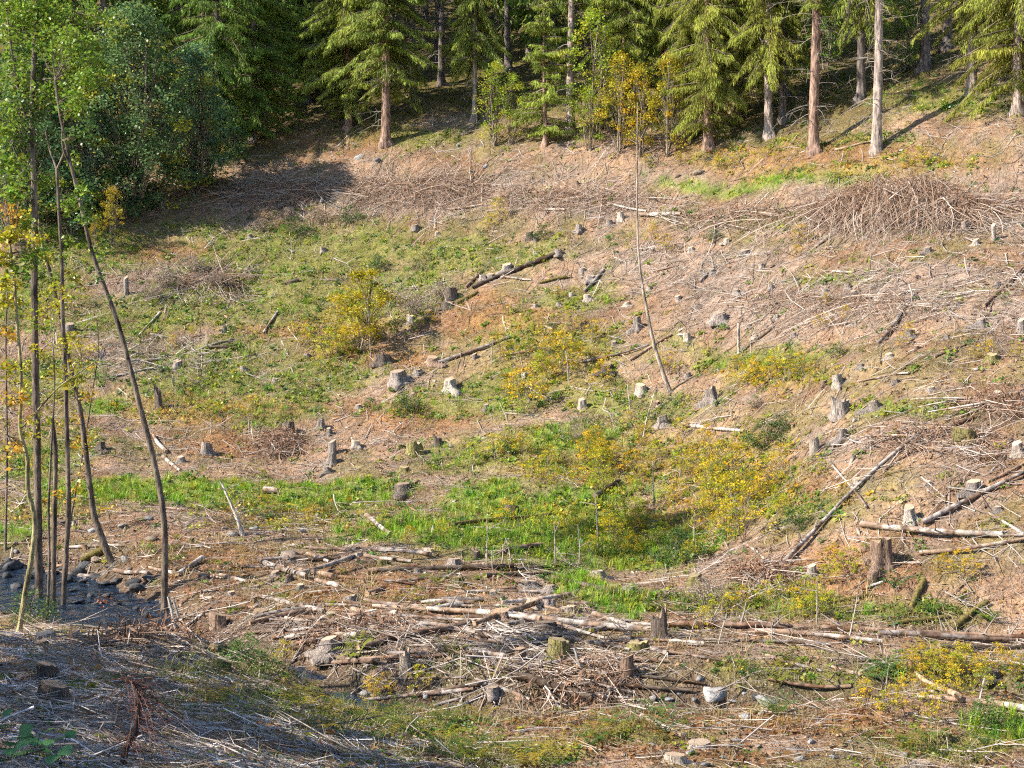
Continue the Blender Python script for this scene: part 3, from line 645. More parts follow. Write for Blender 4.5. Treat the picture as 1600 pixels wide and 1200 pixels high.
for k in range(58):
    u, v = _lr.uniform(350, 1010), _lr.uniform(872, 1050)
    if 880 < u and v < 960: continue
    L_, sl = _lr.uniform(28, 120), _lr.gauss(0, 0.16)
    LOGS.append('%d,%d,%d,%d,%d,%s' % (u, v, u + L_, v + L_ * sl, _lr.choice([5, 6, 7, 8, 9]), _lr.choice(['grey', 'grey', 'brown', 'brown', 'white', 'dark'])))
for s in LOGS:
    q = s.split(','); make_log(*map(float, q[:4]), float(q[4]), q[5])

# standing bare poles, snags and whips: base px, top px (same distance), width px
def snag(pts, w0, w1, c, label, name='bare_pole', cat='pole', dY=0.0, twigs=0, group=None):
    b = hit(*pts[0]); n = len(pts)
    P = [b - np.array([0, 0, 0.1])] + [at_depth(u, v, b[1] + dY * (i + 1) / n) for i, (u, v) in enumerate(pts[1:])]
    P = np.array(P); t = np.linspace(0, n - 1, max(8, n * 2))
    Q_ = np.stack([np.interp(t, np.arange(n), P[:, k]) for k in range(3)], 1)
    rad = np.linspace(w0, w1, len(t)) * 0.5 * b[1] / F
    org = Q_[0].copy()
    V, Qd, _ = tube(Q_ - org, rad, 7, 0.05, LRNG)
    o = link(name, mesh(name, V, Qd, M['bark'], np.ones((len(V), 3)) * (0.8 + 0.4 * LRNG.random((len(V), 1)))), loc=org, color=c)
    tag(o, label, cat, group)
    for k in range(twigs):
        i = LRNG.integers(len(t) // 3, len(t) - 1); d = LRNG.standard_normal(3); d[2] = abs(d[2]) * 0.6; d /= np.linalg.norm(d)
        ln = LRNG.uniform(0.2, 0.7); s = Q_[i] - org
        Vs, Qs, _ = tube(np.array([s, s + d * ln * 0.5, s + d * ln + LRNG.normal(0, 0.06, 3)]), np.array([0.012, 0.009, 0.004]), 3, 0, LRNG)
        link('twig', mesh('twig', Vs, Qs, M['twig'], (0.3, 0.25, 0.2)), o)
    return o
snag([(1049, 613), (1037, 587), (1020, 533), (1007, 467), (997, 400), (995, 300), (996, 160)], 8, 1.2, (0.34, 0.27, 0.21), 'tall thin bare pole leaning left in mid-slope', twigs=14)
snag([(1154, 553), (1154, 505)], 5, 4, (0.5, 0.42, 0.34), 'thin upright grey post in mid-slope', 'dead_snag', 'snag', twigs=3)
snag([(381, 837), (372, 812), (360, 785), (345, 752)], 8, 3, (0.55, 0.48, 0.4), 'white leaning snag with bare twigs on the valley floor', 'dead_snag', 'snag', twigs=16)
snag([(580, 560), (576, 500), (574, 465)], 1.8, 1, (0.3, 0.26, 0.2), 'thin bare stem beside the yellow-green birch', 'bare_sapling', 'sapling', twigs=5)
for i, (ub, vb, ut, vt) in enumerate([(1003, 690, 1022, 615), (965, 677, 948, 635), (760, 885, 762, 820), (782, 890, 786, 850), (800, 885, 790, 840), (770, 892, 768, 860), (905, 880, 903, 820), (935, 860, 930, 760), (868, 880, 866, 815), (1022, 825, 1020, 720), (1085, 860, 1085, 800), (1062, 770, 1063, 735), (985, 640, 980, 600), (768, 568, 770, 530), (888, 598, 884, 548), (330, 680, 329, 655), (390, 680, 388, 645), (271, 605, 270, 585), (840, 352, 838, 330), (1120, 1010, 1136, 960), (1207, 1000, 1205, 975), (1276, 980, 1277, 900), (1325, 1000, 1345, 900), (1495, 1000, 1492, 970), (1384, 1105, 1384, 1065), (745, 195, 745, 165), (676, 197, 675, 170), (700, 1005, 735, 970), (985, 1000, 975, 965), (1075, 1000, 1090, 960), (1100, 985, 1125, 945)]):
    snag([(ub, vb), ((ub + ut) / 2 + random.uniform(-2, 2), (vb + vt) / 2), (ut, vt)], 2.6, 1.2, (0.42, 0.36, 0.28), where(ub, (vb + vt) / 2, 'thin bare upright stem'), 'bare_sapling', 'sapling', twigs=4, group='bare saplings on the slope')
for (ub, vb, ut, vt, w) in [(280, 998, 263, 932, 6), (285, 975, 271, 938, 5), (178, 1010, 160, 962, 7), (825, 1020, 855, 1055, 4), (915, 1055, 897, 1012, 6), (530, 978, 590, 1000, 3)]:
    snag([(ub, vb), (ut, vt)], w, w * 0.7, (0.42, 0.38, 0.33), where(ub, vb, 'propped grey stick'), 'propped_stick', 'stick', group='propped sticks by the stream')

# ------------------------------------------------------------------ spruces
def unit(A): return A / (np.linalg.norm(A, axis=-1, keepdims=True) + 1e-9)
def rhombs(root, d, length, width, r, fold=0.0):
    """leaf or spray shaped quads: root, two mids, tip"""
    n = len(root); d = unit(d)
    s = unit(np.cross(d, r.standard_normal((n, 3))))
    k = np.cross(d, s)
    mid = root + d * (length * 0.5)[:, None] + k * (length * fold)[:, None]
    V = np.stack([root, mid + s * (width * 0.5)[:, None], root + d * length[:, None], mid - s * (width * 0.5)[:, None]], 1)
    return V.reshape(-1, 3), np.arange(n * 4).reshape(n, 4)
def trunk_mesh(Hh, r0, seed, lean=0.0, taper=1.0):
    r = np.random.default_rng(seed)
    zs = np.array([-0.5, 0, 0.12, 0.3, 0.6, 1.2] + list(np.linspace(2, Hh, 14)))
    fl = 1 + 0.5 * np.exp(-np.clip(zs, 0, None) * 3.5)
    rad = r0 * (1 - 0.93 * np.clip(zs, 0, Hh) / Hh * taper) * fl
    P = np.stack([lean * np.clip(zs, 0, 9) + 0.03 * np.sin(zs * 0.7 + seed), 0.03 * np.cos(zs * 0.6 + seed), zs], 1)
    V, Qd, I = tube(P, rad, 14, 0.035, r)
    th = np.arange(14) / 14 * 2 * np.pi          # buttress roots at the foot
    lob = sum(np.exp(-(np.angle(np.exp(1j * (th - a))) / 0.3) ** 2) for a in r.random(4) * 6.28)
    Vr = V.reshape(len(zs), 14, 3)
    for i in range(4): Vr[i, :, :2] = P[i, :2] + (Vr[i, :, :2] - P[i, :2]) * (1 + 0.5 * lob * math.exp(-max(zs[i], 0) * 5))[:, None]
    return mesh('spruce_trunk', Vr.reshape(-1, 3), Qd, M['bark'], np.ones((len(V), 3)) * (0.8 + 0.4 * r.random((len(V), 1))))
def spruce_crown(seed, Hh, zlow, Lmax, droop, detail_to, per=5.5, dead=0.12, step=0.36, fine=1.0, sparse=1.0):
    r = np.random.default_rng(seed)
    wood, roots, dirs, lens, wids, cols = [], [], [], [], [], []
    z = zlow
    while z < Hh - 0.2:
        det = z < detail_to
        st = step if det else step * 2.2
        for k in range(max(2, int(r.poisson(per * sparse)))):
            az = r.random() * 6.283; z0 = z + r.random() * st
            env = min(1.0, (max(0.0, Hh - z0) / (Hh * 0.7)) ** 0.85)
            L = Lmax * env * r.uniform(0.55, 1.1) * (0.7 if z0 < zlow + 0.8 else 1)
            if L < 0.15: continue
            d = np.array([math.cos(az), math.sin(az), 0]); sd_ = np.array([-d[1], d[0], 0])
            dr = droop * r.uniform(0.4, 1.7)
            def pt(t): return np.outer(L * t, d) + np.stack([0 * t, 0 * t, z0 + L * (0.10 * t - dr * t ** 1.5 + 0.10 * t ** 4)], 1)
            wood.append(tube(pt(np.array([0, 0.5, 1.0])), np.array([0.024, 0.014, 0.004]) * (0.6 + L / 3), 3, 0, r)[:2])
            npos = max(4, int(L * (11 if det else 3.5) * fine))
            rep = 13 if det else 3
            t = np.repeat(np.linspace(0.10, 1.0, npos), rep) + r.normal(0, 0.03, npos * rep)
            t = np.clip(t, 0.05, 1.02)
            p = pt(t)
            side = r.choice([-1, 1], len(t)) * r.uniform(0.3, 1.0, len(t)) * (1.05 - t * 0.75)
            lat = side * L * 0.26
            p = p + np.outer(lat * r.random(len(t)), sd_) - np.stack([0 * t, 0 * t, np.abs(lat) * 0.35], 1)
            hang = r.uniform(0.45, 1.9, len(t))
            dd = np.outer(r.uniform(0.1, 0.9, len(t)), d) + np.outer(side, sd_) + np.stack([0 * t, 0 * t, -hang], 1) + r.normal(0, 0.15, (len(t), 3))
            ln = r.uniform(0.10, 0.34, len(t)) * (1 if det else 2.2) * (0.7 + 0.25 * L)
            wd = r.uniform(0.016, 0.042, len(t)) * (1 if det else 6.5)
            tone = r.uniform(0.55, 1.35)
            g = np.array([0.19, 0.245, 0.042]) * tone + np.array([0.05, 0.025, 0]) * max(0, r.normal(0, 0.5))
            cc = np.repeat(g[None], len(t), 0) * r.uniform(0.75, 1.3, (len(t), 1))
            isdead = (r.random(len(t)) < dead * (1.6 if z0 < zlow + 2 else 0.5) * (1.6 - t))
            cc[isdead] = np.array([0.17, 0.115, 0.07]) * r.uniform(0.7, 1.2)
            wd[isdead] *= 0.4
            roots.append(p); dirs.append(dd); lens.append(ln); wids.append(wd); cols.append(cc)
        z += st
    V, Fq = rhombs(np.concatenate(roots), np.concatenate(dirs), np.concatenate(lens), np.concatenate(wids), r, 0.06)
    Wv, Wf = joinVF(wood)
    return (mesh('spruce_crown', V, Fq, M['needle'], np.repeat(np.concatenate(cols), 4, 0), smooth=False),
            mesh('spruce_branches', Wv, Wf, M['twig'], (0.20, 0.15, 0.11)))
def dead_limbs(seed, z0, z1, n, L, side=None):
    r = np.random.default_rng(seed); parts = []
    for k in range(n):
        z = r.uniform(z0, z1); az = r.random() * 6.283; d = np.array([math.cos(az), math.sin(az), 0]); l = L * r.uniform(0.3, 1.1)
        c = r.uniform(0.1, 0.55)
        t = np.array([0, 0.35, 0.7, 1.0]); P = np.outer(l * t, d) + np.stack([0 * t, 0 * t, z + l * (0.15 * t - c * t * t)], 1) + r.normal(0, 0.03, (4, 3))
        parts.append(tube(P, np.array([0.02, 0.014, 0.009, 0.003]), 3, 0, r)[:2])
        for q in range(5):
            s = P[r.integers(1, 4)]; dd = d * 0.5 + r.normal(0, 0.6, 3); dd[2] -= 0.3
            parts.append(tube(np.array([s, s + dd * 0.25, s + dd * 0.45]), np.array([0.008, 0.006, 0.002]), 3, 0, r)[:2])
    V, Fq = joinVF(parts)
    return mesh('dead_limbs', V, Fq, M['twig'], (0.27, 0.23, 0.19))
TR = [trunk_mesh(24, 0.19, s) for s in range(3)] + [trunk_mesh(24, 0.16, 9, 0.015)]
TRY = trunk_mesh(8.5, 0.11, 4, 0.03)
CR = {'full': [spruce_crown(s, 24, 1.0, 2.5, 0.60, 9.5) for s in (1, 2)],
      'high': [spruce_crown(s, 24, 2.9, 2.2, 0.68, 10) for s in (3, 4)],
      'bare': [spruce_crown(s, 24, 6.2, 2.0, 0.45, 10.5, sparse=0.7) for s in (5, 6)],
      'deep': [spruce_crown(s, 24, 7.0, 2.6, 0.4, 0) for s in (7, 8)],
      'fill': [spruce_crown(s, 24, 1.4, 2.4, 0.4, 0) for s in (17, 18)],
      'young': [spruce_crown(s, 8.5, 0.7, 2.1, 0.22, 9, dead=0.05) for s in (9,)]}
DL = {'full': dead_limbs(1, 0.5, 3, 8, 1.2), 'high': dead_limbs(2, 0.8, 4, 16, 1.6), 'bare': dead_limbs(3, 1.2, 7.5, 34, 1.5), 'deep': dead_limbs(4, 2, 8, 12, 1.2), 'young': None, 'fill': None}
def spruce(p, kind, i, label, group, sxy=1.0, sz=1.0, trunk=1.0, bark=(0.30, 0.205, 0.15), tint=(1, 1, 1), rz=None, name='spruce_tree'):
    o = link(name, None, loc=(p[0], p[1], float(H(p[0], p[1])) - 0.02), rot=(0, 0, random.random() * 6.28 if rz is None else rz))
    cr, br = CR[kind][i % len(CR[kind])]
    link('trunk', TRY if kind == 'young' else TR[i % 4], o, scale=(trunk, trunk, sz), color=bark)
    c = link('crown', cr, o, scale=(sxy, sxy, sz), color=tint)
    link('branches', br, c)['kind'] = 'stuff'
    if DL[kind]: link('dead_branches', DL[kind], o, scale=(1, 1, sz))['kind'] = 'stuff'
    tag(o, label, 'tree', group)
    return o
EG = 'spruces along the forest edge'
red, pale_b, shaded_b = (0.26, 0.165, 0.12), (0.33, 0.26, 0.215), (0.16, 0.13, 0.115)  # last one: bark darkened to carry the shade inside the wood
sun_tint = (1.25, 1.08, 0.9)  # warm sunlight put into the needle colour of edge spruces
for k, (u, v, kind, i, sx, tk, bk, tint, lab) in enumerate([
    (395, 222, 'full', 0, 1.15, 1.0, shaded_b, (0.8, 0.95, 0.8), 'dark drooping spruce with branches to the ground beside the leafy thicket'),
    (340, 255, 'full', 1, 0.9, 0.9, shaded_b, (0.7, 0.9, 0.8), 'shaded spruce half hidden behind the leafy thicket'),
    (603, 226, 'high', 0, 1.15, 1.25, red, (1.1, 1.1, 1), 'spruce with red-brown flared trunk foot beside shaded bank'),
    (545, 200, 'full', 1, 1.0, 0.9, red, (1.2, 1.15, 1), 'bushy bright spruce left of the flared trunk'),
    (645, 163, 'bare', 1, 0.8, 1.0, shaded_b, (1, 1, 1), 'straight bare grey trunk standing behind the flared spruce'),
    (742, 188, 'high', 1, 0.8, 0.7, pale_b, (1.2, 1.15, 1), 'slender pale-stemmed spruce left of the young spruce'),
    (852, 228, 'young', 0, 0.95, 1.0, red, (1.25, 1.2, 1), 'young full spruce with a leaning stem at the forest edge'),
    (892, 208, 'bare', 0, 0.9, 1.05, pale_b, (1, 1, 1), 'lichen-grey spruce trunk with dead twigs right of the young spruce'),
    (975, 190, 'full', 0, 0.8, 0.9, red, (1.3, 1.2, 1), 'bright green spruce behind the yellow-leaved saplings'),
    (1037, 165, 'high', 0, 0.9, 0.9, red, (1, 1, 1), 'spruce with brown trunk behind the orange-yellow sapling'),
    (1105, 233, 'full', 1, 0.78, 1.1, red, sun_tint, 'sunlit drooping spruce with hanging branch curtains'),
    (1072, 222, 'full', 0, 0.55, 0.8, red, sun_tint, 'narrow sunlit spruce crowding left against the drooping one'),
    (1200, 213, 'high', 1, 0.85, 0.95, pale_b, sun_tint, 'sunlit green spruce with pale foot between two bare trunks'),
    (1222, 188, 'bare', 1, 0.8, 0.8, shaded_b, (1, 1, 1), 'thin dark spruce stem just behind the pale-footed one'),
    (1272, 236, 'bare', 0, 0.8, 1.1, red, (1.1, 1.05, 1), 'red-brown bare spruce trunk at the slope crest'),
    (1345, 156, 'high', 0, 0.75, 0.95, shaded_b, (1.2, 1.15, 1), 'spruce with hanging green branches behind the pale trunk'),
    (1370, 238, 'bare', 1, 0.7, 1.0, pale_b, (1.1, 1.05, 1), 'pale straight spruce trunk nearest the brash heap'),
    (1445, 110, 'bare', 0, 0.9, 1.1, shaded_b, (0.9, 1, 1), 'shaded bare trunk right of the pale spruce trunk'),
    (1480, 75, 'bare', 1, 0.9, 1.1, shaded_b, (0.9, 1, 1), 'dark bare trunk deepest in the upper corner'),
    (1517, 148, 'high', 1, 0.9, 1.0, pale_b, sun_tint, 'spruce trunk with bright boughs near the picture edge'),
    (1590, 178, 'full', 0, 0.95, 0.9, pale_b, sun_tint, 'drooping sunlit spruce filling the upper corner of the slope'),
    (690, 133, 'bare', 0, 0.9, 1.0, shaded_b, (1, 1, 1), 'grey trunk in the dark wood right of the bare one'),
    (665, 62, 'bare', 1, 0.9, 1.0, shaded_b, (1, 1, 1), 'pale trunk on the sunlit forest floor'),
    (683, 95, 'deep', 0, 1, 0.9, shaded_b, (1, 1, 1), 'dark trunk paired close behind the grey one'),
    (793, 110, 'deep', 1, 1, 1.0, shaded_b, (1, 1, 1), 'brown trunk between slender and young spruces'),
    (240, 45, 'deep', 0, 1, 1.0, shaded_b, (1, 1, 1), 'dark trunk rising behind the round leafy tree'),
    (443, 150, 'high', 0, 0.9, 0.8, shaded_b, (0.9, 1, 0.9), 'pale thin spruce stem right of the dark drooping spruce'),
    (1150, 180, 'full', 1, 0.7, 0.9, red, (1.2, 1.1, 1), 'spruce squeezed between the sunlit ones'),
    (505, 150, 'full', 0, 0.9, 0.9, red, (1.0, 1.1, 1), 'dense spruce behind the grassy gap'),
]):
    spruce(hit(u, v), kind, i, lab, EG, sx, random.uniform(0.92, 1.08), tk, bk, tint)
# the wood behind
pts = [hit(u, v)[:2] for u, v in ((395, 222), (603, 226), (645, 163), (742, 188), (892, 208), (1105, 233), (1200, 213), (1272, 236), (1345, 156), (1370, 238), (1445, 110), (1480, 75), (1517, 148), (690, 133), (665, 62))]
n_in = 0
tries = 0
TLM = [(395, 150, 'the dark drooping spruce'), (603, 120, 'the flared spruce trunk'), (645, 80, 'the bare grey trunk'), (742, 100, 'the slender spruce'), (850, 120, 'the young spruce'), (892, 100, 'the lichen-grey trunk'), (975, 80, 'the bright green spruce'), (1105, 110, 'the sunlit drooping spruce'), (1200, 100, 'the pale-footed spruce'), (1272, 110, 'the red-brown trunk'), (1370, 110, 'the pale straight trunk'), (1445, 60, 'the shaded bare trunk'), (1515, 80, 'the bright-boughed trunk'), (240, 60, 'the round leafy tree'), (310, 130, 'the blue-green leafy tree'), (500, 90, 'the bushy bright spruce')]
while n_in < 130 and tries < 6000:
    tries += 1
    y = random.uniform(52, 108); x = random.uniform(-1, 1) * (y * 0.37 + 5) - 2
    f = float(forest_depth(x, y))
    if f < 6: continue
    if min((x - a) ** 2 + (y - b) ** 2 for a, b in pts) < 3.6 ** 2: continue
    uu, vv = to_px(x, y, float(H(x, y)))
    if (620 < uu < 720 and 40 < vv < 200) or (1240 < uu < 1460 and 60 < vv < 230): continue     # the open lanes into the wood
    pts.append((x, y)); n_in += 1
    fill = (uu < 600 or 720 < uu < 1240) and random.random() < 0.6
    lab = 'dark bare spruce trunk deep inside the shaded wood'
    if 5 < uu < 1595 and vv > 5:
        near_l = LM; LM = TLM; lab = where(uu, vv - 40, 'dark dense spruce behind' if fill else 'dim spruce trunk in the wood'); LM = near_l
    spruce((x, y), 'fill' if fill else 'deep', n_in, lab, 'spruces inside the shaded wood', 1.0, random.uniform(0.9, 1.1), random.uniform(0.8, 1.15), shaded_b, (0.85, 1, 0.9))
# spruces beyond the left border of the view that shade the left of the wood and the near bank
for k, (x, y, kind, s, z) in enumerate([(-33, 60, 'full', 1.2, 0.42), (-31, 66, 'full', 1.2, 0.5), (-36, 70, 'full', 1.3, 0.7), (-30, 73, 'high', 1.2, 0.7), (-39, 64, 'full', 1.3, 0.6), (-27.5, 70, 'full', 1.1, 0.6)]):
    spruce((x, y), kind, k, 'tall spruce beyond the left edge, shading the leafy thicket', 'spruces beside the leafy thicket', s, z, 1.1, shaded_b, (0.8, 0.95, 0.85))
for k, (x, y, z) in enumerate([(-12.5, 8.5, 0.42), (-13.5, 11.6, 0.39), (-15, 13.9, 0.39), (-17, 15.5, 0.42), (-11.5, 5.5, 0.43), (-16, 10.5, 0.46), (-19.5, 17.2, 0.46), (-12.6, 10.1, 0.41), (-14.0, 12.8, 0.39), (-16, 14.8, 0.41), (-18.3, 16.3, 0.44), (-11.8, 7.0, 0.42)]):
    spruce((x, y), 'full', k, 'spruce on the near bank, shading the twig-strewn slope', 'spruces shading the near bank', 1.0, z, 0.9, shaded_b, (0.9, 1, 0.9))

# ------------------------------------------------------------------ broadleaved trees and bushes
def leaf_cloud(P, size, C, r, updir=0.6):
    n = len(P); d = r.standard_normal((n, 3)); d[:, 2] *= 0.5; d[:, 2] -= 0.15
    ln = size * r.uniform(0.7, 1.3, n)
    nr = r.standard_normal((n, 3)); nr[:, 2] += updir * 2
    d = unit(d); s = unit(np.cross(d, nr))
    mid = P + d * (ln * 0.45)[:, None]
    V = np.stack([P, mid + s * (ln * 0.36)[:, None], P + d * ln[:, None], mid - s * (ln * 0.36)[:, None]], 1)
    return V.reshape(-1, 3), np.arange(n * 4).reshape(n, 4), np.repeat(C, 4, 0)
def clumps(centres, rad, n, r, flat=0.75):
    k = r.integers(0, len(centres), n); d = r.standard_normal((n, 3)); d = unit(d) * (r.random((n, 1)) ** 0.5)
    return centres[k] + d * (rad[k][:, None]) * np.array([1, 1, flat]), k
def bushy(seed, Hh, W, ncl, nleaf, size, base, var, yellow, stems=3, low=0.15, crad=(0.35, 0.7)):
    """a leafy crown of clumps on limbs; unit: metres, foot at the origin"""
    r = np.random.default_rng(seed)
    cz = low * Hh + (1 - low) * Hh * r.random(ncl) ** 0.8
    prof = np.sin(np.clip((cz / Hh) * 0.82 + 0.16, 0, 1) * np.pi) ** 0.6
    a = r.random(ncl) * 6.283; q = np.sqrt(r.random(ncl)) * W * prof
    Cn = np.stack([np.cos(a) * q, np.sin(a) * q, cz], 1); cr_ = r.uniform(*crad, ncl)
    P, k = clumps(Cn, cr_, nleaf, r)
    P[:, 2] = np.maximum(P[:, 2], 0.05)
    tone = r.uniform(0.7, 1.3, ncl)[k][:, None]
    C_ = np.array(base) * tone * r.uniform(0.8, 1.2, (nleaf, 1))
    yl = (r.random(ncl) < yellow)[k] | (r.random(nleaf) < yellow * 0.3)
    C_[yl] = np.array(var) * r.uniform(0.7, 1.2, (yl.sum(), 1))
    V, Fq, Cc = leaf_cloud(P, size, C_, r)
    parts = []
    for s in range(stems):
        b = np.array([r.normal(0, 0.12), r.normal(0, 0.12), -0.1]); t_ = np.array([r.normal(0, W * 0.3), r.normal(0, W * 0.3), Hh * r.uniform(0.75, 0.95)])
        ts = np.linspace(0, 1, 6); path = b + np.outer(ts, t_ - b) + np.outer(np.sin(ts * np.pi), r.normal(0, 0.08 * W, 3))
        parts.append(tube(path, np.linspace(0.022, 0.006, 6) * max(0.5, Hh / 2.2), 5, 0.04, r)[:2])
        for c in Cn[r.integers(0, ncl, max(3, ncl // stems))]:
            i = min(5, max(1, int(c[2] / Hh * 5))) - 1
            parts.append(tube(np.array([path[i], (path[i] + c) / 2 + [0, 0, 0.04], c]), np.array([0.010, 0.007, 0.003]) * max(0.6, Hh / 2.5), 3, 0, r)[:2])
    tv, tf = joinVF(parts)
    return mesh('crown', V, Fq, M['leaf'], Cc, smooth=False), mesh('stems', tv, tf, M['bark'], (0.24, 0.19, 0.14))
def plant(p, crown, stem, name, label, cat, group=None, s=1.0, sz=None, tint=(1, 1, 1), pn=('crown', 'trunk'), rz=None):
    o = link(name, None, loc=(p[0], p[1], float(H(p[0], p[1])) - 0.02), rot=(0, 0, random.random() * 6.28 if rz is None else rz))
    c = link(pn[0], crown, o, scale=(s, s, sz or s), color=tint)
    link(pn[1], stem, o, scale=(s, s, sz or s))
    tag(o, label, cat, group)
    return o
DG, YG = (0.14, 0.225, 0.08), (0.42, 0.40, 0.04)
B1 = bushy(1, 9.5, 2.7, 170, 15000, 0.14, DG, YG, 0.10, 4, 0.10, (0.45, 0.8))
B2 = bushy(2, 7.0, 2.0, 100, 8500, 0.13, (0.12, 0.22, 0.10), YG, 0.10, 4, 0.08, (0.4, 0.7))
B3 = bushy(3, 3.0, 1.5, 45, 3400, 0.11, (0.12, 0.20, 0.08), YG, 0.15, 4, 0.05, (0.3, 0.55))
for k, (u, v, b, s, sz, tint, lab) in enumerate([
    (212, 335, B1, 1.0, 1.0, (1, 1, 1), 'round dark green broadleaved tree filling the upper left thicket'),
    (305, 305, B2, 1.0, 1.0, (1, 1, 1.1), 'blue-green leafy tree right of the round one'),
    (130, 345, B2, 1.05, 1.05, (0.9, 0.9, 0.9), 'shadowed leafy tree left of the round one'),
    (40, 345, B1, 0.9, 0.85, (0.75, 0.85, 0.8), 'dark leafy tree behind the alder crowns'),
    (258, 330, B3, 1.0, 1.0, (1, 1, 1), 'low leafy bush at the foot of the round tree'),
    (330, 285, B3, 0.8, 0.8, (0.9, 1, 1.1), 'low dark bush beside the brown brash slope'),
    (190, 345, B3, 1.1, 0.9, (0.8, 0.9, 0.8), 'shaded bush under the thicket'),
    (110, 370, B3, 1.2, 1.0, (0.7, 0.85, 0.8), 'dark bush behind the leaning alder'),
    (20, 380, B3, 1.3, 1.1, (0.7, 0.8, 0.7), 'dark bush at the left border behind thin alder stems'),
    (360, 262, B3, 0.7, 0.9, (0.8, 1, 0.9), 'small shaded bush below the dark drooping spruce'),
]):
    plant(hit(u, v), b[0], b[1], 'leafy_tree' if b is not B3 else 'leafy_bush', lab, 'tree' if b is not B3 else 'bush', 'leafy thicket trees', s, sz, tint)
# yellowing edge saplings (beech and willow), the birch in mid-slope
Ysap = [bushy(30 + s, 1.7, 0.75, 36, 950, 0.060, (0.64, 0.47, 0.022), (0.34, 0.36, 0.03), 0.35, 2, 0.15, (0.07, 0.26)) for s in range(5)]
Tsap = [bushy(50 + s, 4.6, 1.25, 60, 3000, 0.085, (0.30, 0.34, 0.03), (0.52, 0.42, 0.03), 0.3, 3, 0.10, (0.22, 0.42)) for s in range(2)]
BIRCH = bushy(60, 3.2, 1.15, 70, 4800, 0.075, (0.36, 0.34, 0.02), (0.55, 0.38, 0.02), 0.3, 2, 0.18, (0.18, 0.36))
grn = (0.9, 1.1, 1); oy = (1.3, 1.02, 0.85)
for k, (u, v, s, tint, lab) in enumerate([
    (775, 228, 0.85, grn, 'yellow-green leafy sapling left of the young spruce'), (930, 215, 1.25, grn, 'tall yellow-green sapling right of the young spruce'),
    (965, 240, 0.95, oy, 'golden-leaved bush below the bright green spruce'), (1000, 245, 0.85, oy, 'golden multi-stemmed bush at the foot of the leaning pole top'),
    (1040, 245, 0.95, oy, 'orange-yellow bush beside the sunlit drooping spruce'), (920, 235, 0.6, grn, 'small green-yellow bush under the tall sapling'),
    (1410, 115, 0.8, (0.6, 1.2, 0.9), 'shaded green beech sapling between trunks'), (1360, 80, 0.8, (0.6, 1.2, 0.9), 'green beech spray behind the pale trunk'),
    (1290, 110, 0.9, (0.45, 1.0, 0.9), 'dark beech sapling behind the red-brown trunk'), (800, 225, 0.7, grn, 'low yellow-green bush under the young spruce')]):
    b = Tsap[k % 2]; plant(hit(u, v), b[0], b[1], 'leafy_sapling', lab, 'sapling', 'leafy saplings at the forest edge', s, s, tint)
plant(hit(570, 548), BIRCH[0], BIRCH[1], 'birch_tree', 'yellow-green birch in mid-slope casting a dark shadow', 'tree', None, 1.3, 0.95)
for (u, v, s, lab) in [(175, 385, 0.9, 'yellow bush on the grass before the leafy thicket'), (150, 400, 0.6, 'low golden bush beside the leaning alder top')]:
    plant(hit(u, v), *Tsap[0], 'yellow_bush', lab, 'bush', None, s * 0.62, s * 0.62, oy)
# yellow saplings scattered on the slope: u, v of the foot, height px, tint
SAP = """515,560,60,oy 500,585,45,y 480,545,40,y 670,510,30,o 655,520,22,o 820,640,75,o 845,610,60,oy 880,590,80,o 860,560,55,o 900,570,45,y 940,600,40,o 800,620,40,o 890,520,45,oy 870,470,30,o 780,345,40,y 765,360,30,y 1020,380,35,o 1040,395,35,o 1250,385,35,o 1245,405,30,o 1205,600,55,o 1230,595,50,y 1255,590,40,o 1180,615,45,o 1265,605,35,y 1165,605,40,y 1215,625,40,o 1045,590,40,o 1030,580,35,y 940,745,60,o 915,730,55,o 960,730,50,o 990,745,50,o 905,760,45,o 930,700,40,o 1005,700,40,o 1100,720,60,o 1080,750,60,y 1120,745,70,y 1150,760,70,o 1110,790,75,y 1140,800,80,y 1165,855,110,y 1175,790,70,o 1200,760,60,o 1220,735,55,o 1095,820,55,y 1130,840,60,y 970,820,65,oy 990,840,60,y 1010,830,55,o 950,850,50,y 1030,855,50,oy 985,870,45,o 1075,880,45,y 890,830,40,o 870,770,40,y 1060,715,40,o 1190,700,35,o 640,850,30,o 690,840,30,y 600,825,25,y 420,800,25,y 480,820,22,o 370,790,45,oy 1325,905,55,oy 1300,890,50,o 1265,945,60,oy 1245,965,60,o 1290,920,40,oy 1505,905,55,o 1475,900,35,o 1470,1060,55,o 1500,1055,55,y 1530,1070,50,o 1440,1085,50,o 1460,1110,55,y 1410,1110,50,o 1490,1085,40,y 1420,1060,40,o 1390,1120,45,y 1560,1050,45,o 1585,1065,45,o 1450,1130,40,y 1350,1110,40,o 600,1095,40,o 580,1100,30,o 655,1082,25,y 445,1040,18,y 1120,270,25,y 1145,265,25,y 1210,255,22,y 1320,265,30,y 1440,260,35,y 1415,265,30,y 1285,515,30,o 1320,500,25,o 1290,480,22,o 1525,565,35,o 1545,560,30,o 1410,545,25,o 1420,530,22,o 1590,565,22,o 300,530,25,o 270,545,25,o 330,650,30,oy 400,640,28,oy 380,655,22,o 120,560,45,y 40,620,30,y 125,480,35,oy 1195,250,20,y 1060,260,28,o 1010,265,25,y 545,480,28,y 590,500,25,oy 1135,960,35,y 1110,965,40,oy 1160,950,35,o 1100,985,28,y""".split()
TINT = {'o': (1.05, 0.90, 0.8), 'y': (0.98, 1.0, 0.9), 'oy': (0.78, 0.98, 1.0)}
NM = {'o': 'orange-yellow', 'y': 'golden-yellow', 'oy': 'greenish-yellow'}
_zr = random.Random(3)
